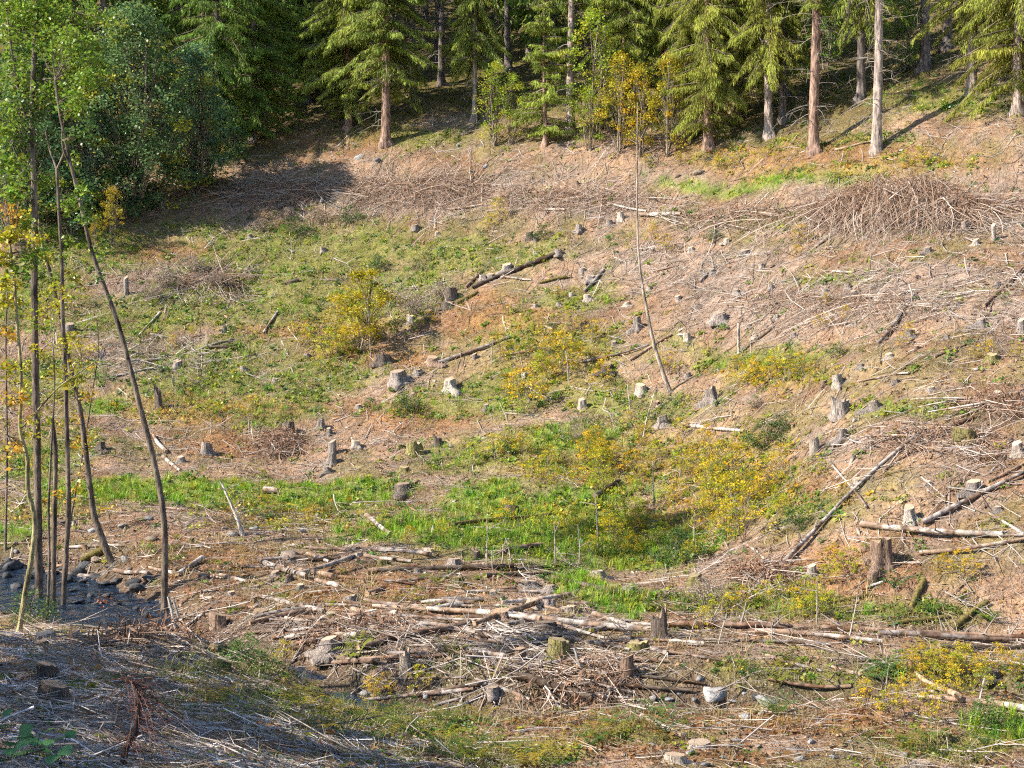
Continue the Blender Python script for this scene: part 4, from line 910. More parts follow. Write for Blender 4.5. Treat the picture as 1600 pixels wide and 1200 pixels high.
for (u, v, ru, rv, n) in [(940, 735, 120, 40, 16), (1130, 775, 110, 60, 26), (1000, 840, 140, 30, 14), (860, 560, 80, 45, 10), (1205, 595, 70, 18, 8), (1480, 1075, 90, 30, 6), (500, 540, 40, 35, 4), (740, 700, 100, 40, 5), (1250, 955, 60, 20, 6)]:
    for k in range(n): SAP.append('%d,%d,%d,%s' % (u + _zr.gauss(0, 0.55) * ru, v + _zr.gauss(0, 0.55) * rv, _zr.uniform(24, 52), _zr.choice(['o', 'y', 'oy', 'oy'])))
for i, s in enumerate(SAP):
    u, v, h, c = s.split(','); u, v, h = float(u), float(v), float(h)
    p = hit(u, v); hm = h * p[1] / F
    b = Ysap[i % 5]
    sz = hm / 1.7
    plant(p, b[0], b[1], 'yellow_sapling', where(u, v - h / 2, ('tall ' if h > 55 else ('low ' if h < 30 else '')) + NM[c] + ' leafy sapling'), 'sapling', 'yellow saplings on the slope', max(0.32, sz * random.uniform(0.8, 1.3)), max(0.28, sz * random.uniform(0.75, 1.0)), shade(TINT[c], 0.9, 1.15))
# dark green and grey-brown shrubs
GBUSH = bushy(70, 0.9, 0.6, 26, 1500, 0.05, (0.06, 0.115, 0.032), (0.10, 0.16, 0.035), 0.3, 3, 0.1, (0.15, 0.28))
BROWN = bushy(71, 0.8, 0.8, 40, 1500, 0.045, (0.30, 0.22, 0.165), (0.42, 0.34, 0.27), 0.4, 5, 0.1, (0.12, 0.3))
for (u, v, s, lab) in [(1195, 700, 0.85, 'dark green bush above the white log on the slope'), (1225, 675, 0.6, 'smaller dark green bush just uphill of the larger one'), (635, 640, 0.7, 'low dark green shrub below the wide pale stump'), (1115, 375, 0.5, 'small green tuft shrub below the track'), (1465, 1165, 0.0, ''), (1540, 1140, 0.5, 'leafy green bush behind the round-topped stump'), (385, 1050, 0.65, 'bright green leafy shrub on the stream bank'), (48, 975, 0.75, 'dark green shrub at the foot of the alders'), (1060, 880, 0.9, 'broad-leaved green shrub below the yellow saplings'), (1245, 830, 0.6, 'dark green ferny bush left of the diagonal pole'), (845, 375, 0.7, 'dark green bush below the brash on the track'), (590, 425, 0.8, 'green bush uphill of the yellow-green birch'), (460, 365, 0.9, 'green bush below the brown brash heap'), (545, 350, 0.9, 'dark bush at the lower edge of the brown brash'), (1310, 560, 0.5, 'small green shrub above the pale stump')]:
    if s: plant(hit(u, v), *GBUSH, 'green_bush', lab, 'bush', 'green bushes on the slope', s * 1.2, s, (1.5, 1.5, 1.2) if 'bright' in lab or 'leafy' in lab else (1, 1, 1))
for (u, v, s, lab) in [(650, 495, 1.15, 'grey-brown seeded shrub right of the yellow-green birch'), (690, 470, 0.9, 'grey-brown shrub uphill beside the dark stumps'), (625, 480, 0.8, 'faded brown shrub touching the birch'), (300, 430, 1.1, 'grey-brown shrub right of the post-like stump'), (260, 450, 1.0, 'grey-brown shrub beside the post-like stump'), (230, 470, 0.9, 'pale faded shrub below the post-like stump'), (340, 450, 0.9, 'faded heath shrub in the green slope'), (410, 365, 0.9, 'pale brown shrub below the brash slope'), (500, 350, 1.0, 'pale brown shrub beneath the brown brash heap'), (450, 345, 0.8, 'small faded shrub at the brash edge'), (1180, 640, 0.5, 'low brown shrub beside the yellow saplings'), (900, 690, 0.7, 'low olive-brown shrub above the yellow saplings'), (1100, 950, 0.8, 'pale brown shrub right of the bright grass tongue')]:
    plant(hit(u, v), *BROWN, 'brown_shrub', lab, 'shrub', 'faded shrubs on the slope', s, s * 0.9)

# ------------------------------------------------------------------ the alders by the stream, drawn stem by stem
def alder(name, label, base, stems, leaves, bark=(0.15, 0.115, 0.085), Y=None, cat='tree', lsize=0.082):
    """stems: list of (points px, w0, w1); leaves: list of (u, v, ru, rv, n, tone)"""
    b = hit(*base); Y0 = b[1] if Y is None else Y
    o = link(name, None, loc=b)
    r = np.random.default_rng(abs(hash(label)) % 1000 if False else len(label) * 7 + int(base[0]))
    parts, tips = [], []
    for j, (pp, w0, w1) in enumerate(stems):
        P = np.array([at_depth(u, v, Y0 + r.normal(0, 0.12) * (i > 0) * j) for i, (u, v) in enumerate(pp)]) - b
        if j == 0: P[0] = (0, 0, -0.15)
        n = len(pp); t = np.linspace(0, n - 1, n * 3)
        Q_ = np.stack([np.interp(t, np.arange(n), P[:, k]) for k in range(3)], 1)
        if n > 3:
            for _ in range(2): Q_[1:-1] = (Q_[:-2] + 2 * Q_[1:-1] + Q_[2:]) / 4
        rad = np.linspace(w0, w1, len(t)) * 0.5 * Y0 / F
        if j == 0: rad[0] *= 1.5
        parts.append(tube(Q_, rad, 8, 0.05, r)[:2]); tips.append(Q_)
    V, Fq = joinVF(parts)
    tr = link('trunk', mesh('alder_trunk', V, Fq, M['bark'], np.ones((len(V), 3)) * (0.75 + 0.5 * r.random((len(V), 1)))), o, color=bark)
    allp = np.concatenate(tips)
    LP, LC, tw = [], [], []
    TONE = {'g': (0.20, 0.29, 0.03), 'd': (0.085, 0.15, 0.03), 'y': (0.42, 0.38, 0.025), 'o': (0.55, 0.33, 0.025), 'r': (0.30, 0.10, 0.045)}
    for u, v, ru, rv, n, tone in leaves:
        n = int(n * 1.5)
        c = at_depth(u, v, Y0 + r.normal(0, 0.35)) - b
        rx, rz = ru * Y0 / F, rv * Y0 / F
        ncl = max(2, n // 45)
        cc = c + r.normal(0, 0.55, (ncl, 3)) * np.array([rx, max(rx, 0.25), rz])
        for q in cc:
            s = allp[np.argmin(((allp - q) ** 2).sum(1) + 0.3 * np.clip(allp[:, 2] - q[2], 0, None) ** 2)]
            if np.linalg.norm(s - q) < 2.6: tw.append(tube(np.array([s, (s + q) / 2 + r.normal(0, 0.05, 3), q]), np.array([0.012, 0.008, 0.003]), 3, 0, r)[:2])
        P, k = clumps(cc, np.full(ncl, min(0.38, 0.12 + 0.35 * rx)), n, r, 0.8)
        LP.append(P); LC.append(np.array(TONE[tone]) * r.uniform(0.65, 1.35, (n, 1)) * (1 + r.normal(0, 0.12, (n, 3))))
    if LP:
        V, Fq, Cc = leaf_cloud(np.concatenate(LP), lsize, np.clip(np.concatenate(LC), 0.005, 1), r, 0.3)
        cr = link('crown', mesh('alder_leaves', V, Fq, M['gloss_leaf'], Cc, smooth=False), o)
        if tw:
            V, Fq = joinVF(tw); link('twigs', mesh('alder_twigs', V, Fq, M['bark'], (0.22, 0.17, 0.13)), cr)['kind'] = 'stuff'
    tag(o, label, cat, 'alders by the stream')
    return o
alder('alder_tree', 'straight alder trunk with a bright leafy crown, thickest of the streamside clump', (62, 962), [([(62, 962), (60, 850), (58, 700), (55, 560), (53, 420), (55, 300), (48, 200), (55, 60), (62, -60)], 14, 7), ([(50, 220), (30, 150), (15, 60), (5, -40)], 5, 2), ([(55, 140), (85, 70), (120, 20)], 5, 2), ([(52, 300), (25, 240), (5, 190)], 4, 1.5)],
      [(20, 30, 30, 35, 700, 'g'), (75, 25, 40, 30, 800, 'g'), (120, 30, 25, 25, 380, 'g'), (20, 110, 28, 40, 600, 'g'), (75, 100, 35, 40, 650, 'g'), (115, 85, 28, 35, 420, 'g'), (15, 200, 22, 40, 380, 'g'), (50, 175, 30, 30, 300, 'd'), (10, 290, 18, 30, 160, 'g'), (60, 385, 18, 16, 110, 'y'), (70, 365, 14, 10, 60, 'g'), (55, 425, 12, 20, 60, 'd'), (60, 545, 12, 14, 26, 'y'), (58, 625, 14, 18, 34, 'y'), (62, 720, 10, 10, 16, 'o'), (35, 300, 30, 40, 260, 'g'), (70, 290, 26, 30, 160, 'g'), (30, 350, 26, 24, 150, 'y'), (75, 425, 24, 24, 110, 'g'), (35, 480, 26, 30, 110, 'y'), (60, 500, 20, 24, 60, 'g'), (45, 580, 24, 30, 60, 'y'), (70, 650, 24, 30, 50, 'y'), (40, 20, 50, 40, 600, 'g'), (100, 130, 40, 40, 380, 'g'), (140, 50, 22, 40, 300, 'g'), (145, 110, 18, 30, 180, 'g')])
alder('alder_tree', 'slender alder leaning left over the stream with a forked leafy top', (256, 962), [([(256, 962), (258, 883), (257, 800), (240, 717), (213, 613), (187, 510), (157, 433), (143, 394), (133, 350), (113, 267), (93, 180), (86, 125)], 11, 4), ([(108, 255), (95, 225), (100, 180), (130, 140)], 4, 1.5)],
      [(125, 120, 22, 40, 420, 'g'), (100, 60, 30, 30, 380, 'g'), (140, 85, 12, 20, 130, 'g'), (120, 200, 20, 30, 180, 'd'), (125, 335, 16, 20, 120, 'd'), (140, 345, 10, 8, 50, 'g'), (160, 430, 14, 10, 30, 'd'), (110, 165, 22, 20, 150, 'g'), (130, 300, 14, 18, 60, 'g'), (150, 400, 14, 14, 40, 'g'), (175, 480, 10, 14, 20, 'd'), (205, 590, 10, 12, 16, 'd'), (160, 370, 12, 10, 30, 'd')])
alder('alder_tree', 'alder with trunk curving from the stream bank to upper left', (180, 882), [([(180, 882), (163, 853), (147, 807), (145, 797), (133, 700), (127, 647), (110, 577), (95, 500), (80, 433), (68, 390), (57, 330)], 12, 5)],
      [(125, 690, 20, 25, 70, 'o'), (105, 660, 14, 14, 30, 'o'), (115, 640, 14, 16, 26, 'y'), (130, 740, 12, 10, 18, 'o'), (75, 395, 16, 14, 80, 'y'), (105, 560, 22, 20, 50, 'y'), (140, 700, 12, 14, 20, 'o'), (95, 470, 24, 24, 80, 'y'), (110, 520, 24, 24, 70, 'y'), (100, 600, 22, 24, 50, 'y'), (130, 620, 22, 20, 40, 'o'), (110, 760, 22, 20, 30, 'o')])
alder('alder_tree', 'thin pale alder stem forking below the dark thicket', (97, 968), [([(97, 968), (103, 867), (108, 800), (105, 700), (102, 567), (97, 483), (97, 400), (93, 350), (89, 265)], 9, 5), ([(89, 265), (78, 235), (70, 200)], 4, 2), ([(89, 265), (100, 240), (118, 190), (132, 155)], 4, 1.5)],
      [(100, 450, 14, 14, 40, 'y'), (110, 395, 10, 10, 30, 'g'), (130, 150, 10, 12, 40, 'g'), (95, 770, 12, 10, 14, 'o'), (95, 330, 22, 30, 110, 'g'), (110, 430, 20, 20, 60, 'y'), (95, 540, 18, 18, 40, 'y'), (115, 240, 16, 16, 50, 'g')])
alder('alder_tree', 'crooked alder with yellowish mossy foot at the left border', (27, 990), [([(27, 990), (40, 920), (50, 870), (57, 805), (41, 770), (45, 717), (33, 684), (30, 667), (35, 587), (25, 490), (23, 430), (15, 380)], 9, 4), ([(30, 673), (60, 640), (90, 605), (120, 585), (155, 560)], 3.5, 1.2), ([(41, 770), (20, 758), (0, 765)], 4, 1.5), ([(33, 690), (10, 680), (-10, 665)], 3, 1.2)],
      [(10, 380, 18, 25, 150, 'y'), (30, 350, 18, 18, 110, 'g'), (15, 430, 18, 24, 110, 'y'), (10, 330, 14, 16, 70, 'o'), (25, 470, 16, 16, 50, 'y'), (20, 700, 14, 10, 16, 'o'), (30, 710, 12, 10, 14, 'o'), (10, 520, 14, 14, 26, 'o'), (20, 300, 16, 16, 90, 'g'), (15, 250, 20, 24, 160, 'g'), (30, 400, 26, 30, 150, 'g'), (10, 580, 16, 20, 40, 'y'), (40, 620, 20, 20, 36, 'o'), (60, 650, 24, 14, 30, 'y'), (100, 600, 20, 12, 30, 'y')], bark=(0.30, 0.25, 0.12))
alder('alder_tree', 'broken-topped alder pole between the straight trunk and the pale stem', (82, 966), [([(82, 966), (84, 900), (85, 800), (88, 700), (80, 652)], 9, 7)], [(85, 690, 8, 10, 10, 'o')])
alder('alder_tree', 'thin whip among the alders rising to yellow tips', (72, 975), [([(72, 975), (78, 880), (75, 800), (80, 700), (86, 610), (84, 560)], 5, 2)], [(84, 580, 14, 18, 34, 'y'), (80, 470, 10, 12, 20, 'y')])
alder('alder_tree', 'very thin stem leaning right among the alder trunks', (108, 815), [([(108, 815), (133, 690), (146, 600), (155, 550), (152, 500)], 3, 1.4)], [(150, 540, 14, 20, 30, 'y'), (145, 560, 12, 16, 20, 'o')])
alder('alder_tree', 'short leafy alder shoot at the left edge', (8, 860), [([(8, 860), (12, 700), (8, 520), (14, 420)], 4, 2)], [(12, 440, 14, 30, 90, 'y'), (8, 560, 10, 20, 26, 'o'), (10, 640, 12, 20, 26, 'y')])
alder('russet_sapling', 'drooping twigs of russet dead leaves over the stream', (215, 975), [([(215, 975), (222, 950), (225, 985), (222, 1010)], 2, 1)], [(222, 975, 14, 26, 60, 'r'), (160, 935, 20, 10, 20, 'r'), (140, 975, 20, 12, 36, 'r'), (100, 975, 22, 14, 46, 'r'), (300, 925, 16, 8, 16, 'r')], cat='sapling', lsize=0.06)

# ------------------------------------------------------------------ brash heaps
def arcs(n, origin_fn, len_rng, r0, rise, r, seg=5, az=None, cols=((0.42, 0.34, 0.28), (0.30, 0.20, 0.14), (0.24, 0.16, 0.11)), spread=1.0):
    parts, C_ = [], []
    t = np.linspace(0, 1, seg)
    for k in range(n):
        s = origin_fn(r); a = (r.random() * 6.283) if az is None else r.normal(az, spread)
        L = r.uniform(*len_rng); d = np.array([math.cos(a), math.sin(a)])
        b = r.normal(0, 0.15) * L
        x = s[0] + d[0] * L * t - d[1] * b * 4 * t * (1 - t); y = s[1] + d[1] * L * t + d[0] * b * 4 * t * (1 - t)
        e = np.array([x[-1], y[-1]])
        z0, z1 = s[2], float(H(e[0], e[1])) + r.uniform(0.0, 0.15)
        z = z0 + (z1 - z0) * t + rise * L * r.uniform(0.2, 1.0) * 4 * t * (1 - t) * 0.5
        z = np.maximum(z, H(x, y) + 0.02)
        V, Fq, _ = tube(np.stack([x, y, z], 1), np.linspace(1, 0.35, seg) * r0 * r.uniform(0.5, 1.5), 3, 0, r)
        parts.append((V, Fq)); c = np.array(cols[r.integers(0, len(cols))]) * r.uniform(0.7, 1.3)
        C_.append(np.repeat(c[None], len(V), 0))
    V, Fq = joinVF(parts)
    return V, Fq, np.concatenate(C_)
def heap(u, v, ru, rv, height, n, label, seed, name='brash_heap', L=(0.8, 3.0), fine=3, az=None, rise=0.10):
    r = np.random.default_rng(seed); c = hit(u, v); rx = ru * c[1] / F
    y0, y1 = hit(u, v + rv)[1], hit(u, v - rv)[1]; ry = max(0.7, (y1 - y0) / 2); cy = (y0 + y1) / 2
    a_, b_ = hit(u - max(ru, 5), v), hit(u + max(ru, 5), v); kk = (b_[1] - a_[1]) / (b_[0] - a_[0])
    def top(x, y):
        q = np.hypot((x - c[0]) / rx, (y - cy - kk * (x - c[0])) / ry); return height * np.clip(1 - q * q, 0, 1) * (0.6 + 0.8 * fbm(np.asarray(x) * 1.3, np.asarray(y) * 1.3))
    def org(r_):
        a = r_.random() * 6.283; q = math.sqrt(r_.random()) * 0.95
        x, y = c[0] + math.cos(a) * q * rx, cy + math.sin(a) * q * ry + kk * math.cos(a) * q * rx
        return np.array([x, y, float(H(x, y)) + float(top(x, y)) * r_.uniform(0.4, 1.0)])
    V, Fq, Cc = arcs(n, org, L, 0.012, rise, r, az=az, spread=1.15, cols=((0.48, 0.39, 0.32), (0.38, 0.28, 0.21), (0.27, 0.18, 0.12)))
    o = link(name, mesh(name, V, Fq, M['twig'], Cc)); tag(o, label, 'brash heap', None)
    fn = int(n * fine * 0.55)                     # the fine brown twigs that fill it
    V, Fq, Cc = arcs(fn, org, (0.25, 0.9), 0.0045, 0.1, r, 3, None, ((0.32, 0.20, 0.13), (0.25, 0.15, 0.095), (0.42, 0.32, 0.25)))
    if n > 60:                        # dead needle sprays still hanging on the branches
        k = n * 11; ps = np.array([org(r) for _ in range(k // 5)]); ps = np.repeat(ps, 5, 0) + r.normal(0, 0.12, (len(ps) * 5, 3)); ps[:, 2] = np.maximum(ps[:, 2], H(ps[:, 0], ps[:, 1]) + 0.02)
        dd = r.standard_normal(ps.shape); dd[:, 2] -= 0.5
        Nv, Nf = rhombs(ps, dd, r.uniform(0.1, 0.32, len(ps)), r.uniform(0.01, 0.035, len(ps)), r, 0.1)
        nd = link('dead_needles', mesh('dead_needles', Nv, Nf, M['twig'], np.repeat(np.array([0.24, 0.135, 0.08]) * r.uniform(0.6, 1.3, (len(ps), 1)), 4, 0), smooth=False), o); nd['kind'] = 'stuff'
        Bv, Bf, Bc = arcs(max(6, n // 14), org, (L[0], L[1] * 1.1), 0.026, rise * 0.6, r, cols=((0.40, 0.33, 0.28), (0.30, 0.22, 0.17)))
        link('thick_branches', mesh('thick_branches', Bv, Bf, M['logwood'], Bc), o)['kind'] = 'stuff'
    f = link('fine_twigs', mesh('fine_twigs', V, Fq, M['twig'], Cc), o); f['kind'] = 'stuff'
    return o
heap(1400, 338, 125, 28, 1.45, 850, 'big brown brash heap of arching branches below the spruces', 1, L=(0.7, 2.3), fine=9, az=-1.75, rise=0.2)
heap(650, 305, 130, 22, 0.45, 420, 'brown brash heap at the end of the track, below the flared spruce', 2, fine=5)
heap(430, 305, 95, 20, 0.35, 260, 'grey and brown brash spread beside the leafy thicket', 3, fine=5)
heap(900, 318, 130, 16, 0.35, 160, 'low pale brash along the track left of the leaning pole', 4, fine=3)
heap(1150, 345, 110, 18, 0.35, 150, 'pale brash strewn right of the leaning pole', 5, fine=3)
heap(1275, 480, 100, 26, 0.3, 80, 'pale brash tangle among stumps on the upper slope', 6, fine=3)
heap(1400, 490, 70, 20, 0.5, 60, 'fine grey brash around the pale slanting pole', 7, fine=4)
heap(435, 700, 38, 18, 0.5, 150, 'grey twig heap against the dark stump below mid-slope', 8, L=(0.4, 1.2), fine=3)
heap(1470, 690, 110, 34, 0.2, 90, 'red-brown brash band lying across the bare slope', 9, L=(0.5, 1.8), fine=4)
heap(620, 525, 0.1, 0.1, 0.0, 4, 'few crossed sticks below the yellow-green birch', 10, L=(0.4, 0.9), fine=1)
heap(330, 440, 60, 16, 0.25, 120, 'thin brash lying on the green upper slope', 11, fine=3)
heap(900, 1085, 80, 13, 0.15, 70, 'branch tangle around the thick dark log in the stream', 12, L=(0.5, 1.6), fine=3)
heap(960, 1045, 50, 12, 0.15, 50, 'hanging roots and twigs on the eroded bank', 13, L=(0.3, 1.0), fine=4)
heap(230, 1010, 60, 14, 0.3, 140, 'driftwood and twigs caught below the stream pool', 14, L=(0.4, 1.6), fine=3)
heap(1560, 640, 50, 16, 0.3, 110, 'dark brash bundle high at the picture edge', 15, L=(0.5, 1.6), fine=3)
heap(1540, 330, 60, 16, 0.3, 120, 'pale branches fanned out right of the big brash heap', 16, L=(0.8, 2.4), fine=3)
heap(560, 990, 90, 18, 0.12, 120, 'loose sticks between the pale logs on the flat', 17, L=(0.4, 1.4), fine=3)
heap(1190, 905, 40, 16, 0.3, 90, 'dark brash at the foot of the diagonal pole', 18, L=(0.4, 1.3), fine=3)

# ------------------------------------------------------------------ the near bank: dead bent shrub and leafy plants
r = np.random.default_rng(77)
b = hit(195, 1199); Y0 = b[1]
o = link('dead_shrub', None, loc=b)
pp = [(190, 1215), (196, 1170), (212, 1145), (216, 1115), (217, 1090), (208, 1065), (190, 1058)]
P = np.array([at_depth(u, v, Y0) for u, v in pp]) - b
V, Fq, _ = tube(P, np.linspace(0.03, 0.008, len(P)), 7, 0.08, r)
link('stem', mesh('stem', V, Fq, M['bark'], (0.075, 0.05, 0.04)), o)
parts = []
for k in range(130):
    ii = r.integers(1, len(P) - 1); s = P[ii] + (P[ii + 1] - P[ii]) * r.random(); d = r.normal(0, 0.8, 3); d[0] += 0.3; d[2] = r.normal(0.15, 0.5); L = r.uniform(0.12, 0.5)
    parts.append(tube(np.array([s, s + d * L * 0.4, s + d * L * 0.7 - [0, 0, 0.12 * L], s + d * L * 0.9 - [0, 0, 0.4 * L]]), np.array([0.0035, 0.003, 0.002, 0.001]), 3, 0, r)[:2])
V, Fq = joinVF(parts)
link('twigs', mesh('twigs', V, Fq, M['twig'], (0.13, 0.06, 0.045)), o)['kind'] = 'stuff'
tag(o, 'dead bent shrub with drooping red-brown twigs on the shaded near bank', 'shrub')
def big_leaf_mesh():
    t = np.linspace(0, 1, 7); w = np.sin(t ** 0.75 * np.pi) * 0.42
    V, Fq = [], []
    for i in range(7):
        for s in (-1, 0, 1): V.append((t[i], s * w[i], -0.25 * t[i] ** 2 + (0.06 if s else 0)))
    for i in range(6):
        for s in (0, 1): a = i * 3 + s; Fq.append((a, a + 1, a + 4, a + 3))
    return mesh('big_leaf', np.array(V), np.array(Fq), M['gloss_leaf'], (0.10, 0.24, 0.07))
BL = big_leaf_mesh()
for j, (u, v, n, lab) in enumerate([(15, 1195, 9, 'broad-leaved green plant in the bottom corner, left of the others'), (55, 1190, 7, 'broad-leaved green plant below the shaded stumps'), (95, 1197, 6, 'broad-leaved green plant nearest the dead bent shrub'), (2, 1150, 5, 'two-tone leafy sprig at the very left border')]):
    p = hit(u, v); o = link('leafy_plant', None, loc=p); tag(o, lab, 'plant', 'broad-leaved plants on the near bank')
    for k in range(n):
        a = k * 2.4 + j; hgt = r.uniform(0.05, 0.22); d = np.array([math.cos(a), math.sin(a)]) * r.uniform(0.02, 0.09)
        V, Fq, _ = tube(np.array([[0, 0, -0.02], [d[0] * 0.5, d[1] * 0.5, hgt * 0.6], [d[0], d[1], hgt]]), np.array([0.004, 0.003, 0.002]), 4, 0, r)
        st = link('stalk', mesh('stalk', V, Fq, M['leaf'], (0.10, 0.13, 0.04)), o)
        link('leaf', BL, st, loc=(d[0], d[1], hgt), rot=(r.normal(0, 0.3), r.normal(-0.1, 0.3), a + r.normal(0, 0.3)), scale=r.uniform(0.09, 0.15))

# ------------------------------------------------------------------ uncountable cover
SR = np.random.default_rng(2024)
def scatter_pts(n, ymin=9, ymax=76, near=0.6):
    """points over the ground in and around the view; `near` mixes in more points close by"""
    u = SR.random(n); k = SR.random(n) < near
    Y = np.where(k, ymin + (ymax - ymin) * u ** 1.35, np.sqrt(ymin ** 2 + (ymax ** 2 - ymin ** 2) * u))
    X = (SR.random(n) * 2 - 1) * (Y * 0.40 + 1.2)
    return X, Y
def keep(X, Y, w):
    m = SR.random(len(X)) < w; return X[m], Y[m]
def clear_of_stream(X, Y, d=1.0): return (stream_dist(X, Y) > d)
def inst(templates, X, Y, scl, tilt, colours, zoff=0.0, slope=0.5, zs=None):
    """templates: list of (V, F, C or None); returns one merged mesh's arrays"""
    n = len(X); Z = H(X, Y) + zoff
    e = 0.25
    sx = (H(X + e, Y) - H(X - e, Y)) / (2 * e) * slope; sy = (H(X, Y + e) - H(X, Y - e)) / (2 * e) * slope
    yaw = SR.random(n) * 6.283; ti = SR.normal(0, 1, n) * tilt
    pick = SR.integers(0, len(templates), n)
    Vs, Fs, Cs, s0 = [], [], [], 0
    for j, (TV, TF, TC) in enumerate(templates):
        m = np.where(pick == j)[0]
        if not len(m): continue
        c, s = np.cos(yaw[m])[:, None], np.sin(yaw[m])[:, None]
        ct, st = np.cos(ti[m])[:, None], np.sin(ti[m])[:, None]
        k = scl[m][:, None]
        x0, y0, z0 = TV[None, :, 0] * k, TV[None, :, 1] * k, TV[None, :, 2] * (k if zs is None else zs[m][:, None])
        x1 = x0 * ct + z0 * st; z1 = -x0 * st + z0 * ct
        x = x1 * c - y0 * s; y = x1 * s + y0 * c
        z = z1 + sx[m][:, None] * x + sy[m][:, None] * y
        V = np.stack([x + X[m][:, None], y + Y[m][:, None], z + Z[m][:, None]], -1).reshape(-1, 3)
        nv = len(TV)
        Fs.append((TF[None] + (np.arange(len(m)) * nv)[:, None, None] + s0).reshape(-1, TF.shape[1]))
        cc = np.repeat(colours[m][:, None], nv, 1)
        if TC is not None: cc = cc * TC[None]
        Vs.append(V); Cs.append(cc.reshape(-1, 3)); s0 += len(V)
    return np.concatenate(Vs), np.concatenate(Fs), np.concatenate(Cs)
def stuff(name, label, cat, templates, X, Y, scl, tilt, colours, mat, smooth=False, **kw):
    V, Fq, Cc = inst(templates, X, Y, scl, tilt, colours, **kw)
    o = link(name, mesh(name, V, Fq, mat, Cc, smooth)); tag(o, label, cat, None, 'stuff'); return o
def pal(n, cols, lo=0.7, hi=1.25, p=None):
    c = np.array(cols)[SR.choice(len(cols), n, p=p)]; return c * SR.uniform(lo, hi, (n, 1))

# templates ---------------------------------------------------------------
def t_twig(bend, r=0.011):
    t = np.array([-0.5, 0.05, 0.5]); P = np.stack([t, bend * (1 - 4 * t * t), 0.02 * np.sin(t * 5) + 0.01], 1)
    V, Fq, _ = tube(P, np.array([1, 0.8, 0.4]) * r, 3, 0, SR); return V, Fq, None
TW = [t_twig(b) for b in (0.0, 0.03, -0.06, 0.12, 0.2)]
def t_branch(seed):
    r = np.random.default_rng(seed); parts = []
    t = np.linspace(-0.5, 0.5, 4); P = np.stack([t, r.normal(0, 0.05, 4), 0.03 + 0.03 * r.random(4)], 1)
    parts.append(tube(P, np.linspace(0.012, 0.004, 4), 3, 0, r)[:2])
    for k in range(7):
        s = P[r.integers(0, 4)]; a = r.choice([-1, 1]) * r.uniform(0.4, 1.1); L = r.uniform(0.15, 0.4)
        d = np.array([math.cos(a), math.sin(a), r.uniform(-0.05, 0.3)])
        parts.append(tube(np.array([s, s + d * L]), np.array([0.006, 0.002]), 3, 0, r)[:2])
    V, Fq = joinVF(parts); return V, Fq, None
TB = [t_branch(s) for s in range(5)]
def t_grass(seed, n, spread, lean, wd, seg2=True):
    r = np.random.default_rng(seed); V, Fq, Cc = [], [], []
    for k in range(n):
        a = r.random() * 6.283; q = r.random() ** 0.6 * spread; b = np.array([math.cos(a) * q, math.sin(a) * q, -0.02])
        d = np.array([math.cos(a + r.normal(0, 0.6)), math.sin(a + r.normal(0, 0.6)), 0]) * lean * r.uniform(0.3, 1.5); h = r.uniform(0.55, 1.1)
        s = np.array([-d[1], d[0], 0]); s = s / (np.linalg.norm(s) + 1e-6) * wd * r.uniform(0.7, 1.3)
        m = b + d * 0.4 * h + [0, 0, 0.62 * h]; e = b + d * h * 1.1 + [0, 0, h * (1 - 0.25 * lean)]
        i = len(V); V += [b - s, b + s, m + s * 0.8, m - s * 0.8, e]
        Fq += [(i, i + 1, i + 2), (i, i + 2, i + 3), (i + 3, i + 2, i + 4)]
        Cc += [np.array([1, 1, 1]) * r.uniform(0.75, 1.2)] * 5
    return np.array(V), np.array(Fq), np.array(Cc)
TG = [t_grass(s, 13, 0.35, 0.5, 0.022) for s in range(4)]
TD = [t_grass(s + 9, 9, 0.5, 1.1, 0.016) for s in range(4)]
def t_forb(seed, n, size, spread, hgt):
    r = np.random.default_rng(seed)
    a = r.random(n) * 6.283; q = np.sqrt(r.random(n)) * spread
    P = np.stack([np.cos(a) * q, np.sin(a) * q, hgt * r.random(n) * (1.1 - q / spread * 0.6)], 1)
    V, Fq, _ = leaf_cloud(P, size, np.ones((n, 3)), r, 0.8)
    C_ = np.repeat(r.uniform(0.7, 1.3, (n, 1)) * np.ones((1, 3)), 4, 0); return V, Fq, C_
TF_ = [t_forb(s, 14, 0.34, 0.55, 0.6) for s in range(4)]
TH = [t_forb(s + 5, 22, 0.16, 0.55, 0.75) for s in range(3)]
def t_fern(seed):
    r = np.random.default_rng(seed); V, Fq = [], []
    for k in range(7):
        a = k * 0.9 + r.normal(0, 0.2); d = np.array([math.cos(a), math.sin(a)]); L = r.uniform(0.8, 1.1)
        for j in range(11):
            t = (j + 0.5) / 11; x = d * L * t; z = 0.75 * L * math.sin(t * 2.2) * 0.8; wdt = 0.27 * L * (1 - t) ** 0.7 * (0.4 + min(1, t * 4) * 0.6)
            sdv = np.array([-d[1], d[0]])
            for s in (-1, 1):
                i = len(V); V += [(*x, z), (*(x + d * 0.075), z), (*(x + sdv * s * wdt + d * 0.09), z - 0.12 * wdt)]
                Fq.append((i, i + 1, i + 2))
    return np.array(V, float), np.array(Fq), None
TE = [t_fern(s) for s in range(3)]
def t_chip(seed):
    r = np.random.default_rng(seed); V = r.normal(0, 1, (4, 3)) * np.array([0.6, 0.35, 0.22]); V[:, 2] += 0.1
    return V, np.array([(0, 1, 2), (0, 2, 3), (0, 3, 1), (1, 3, 2)]), None
TCp = [t_chip(s) for s in range(8)]

GREYS = [(0.40, 0.34, 0.29), (0.50, 0.43, 0.37), (0.29, 0.23, 0.18), (0.20, 0.135, 0.09)]
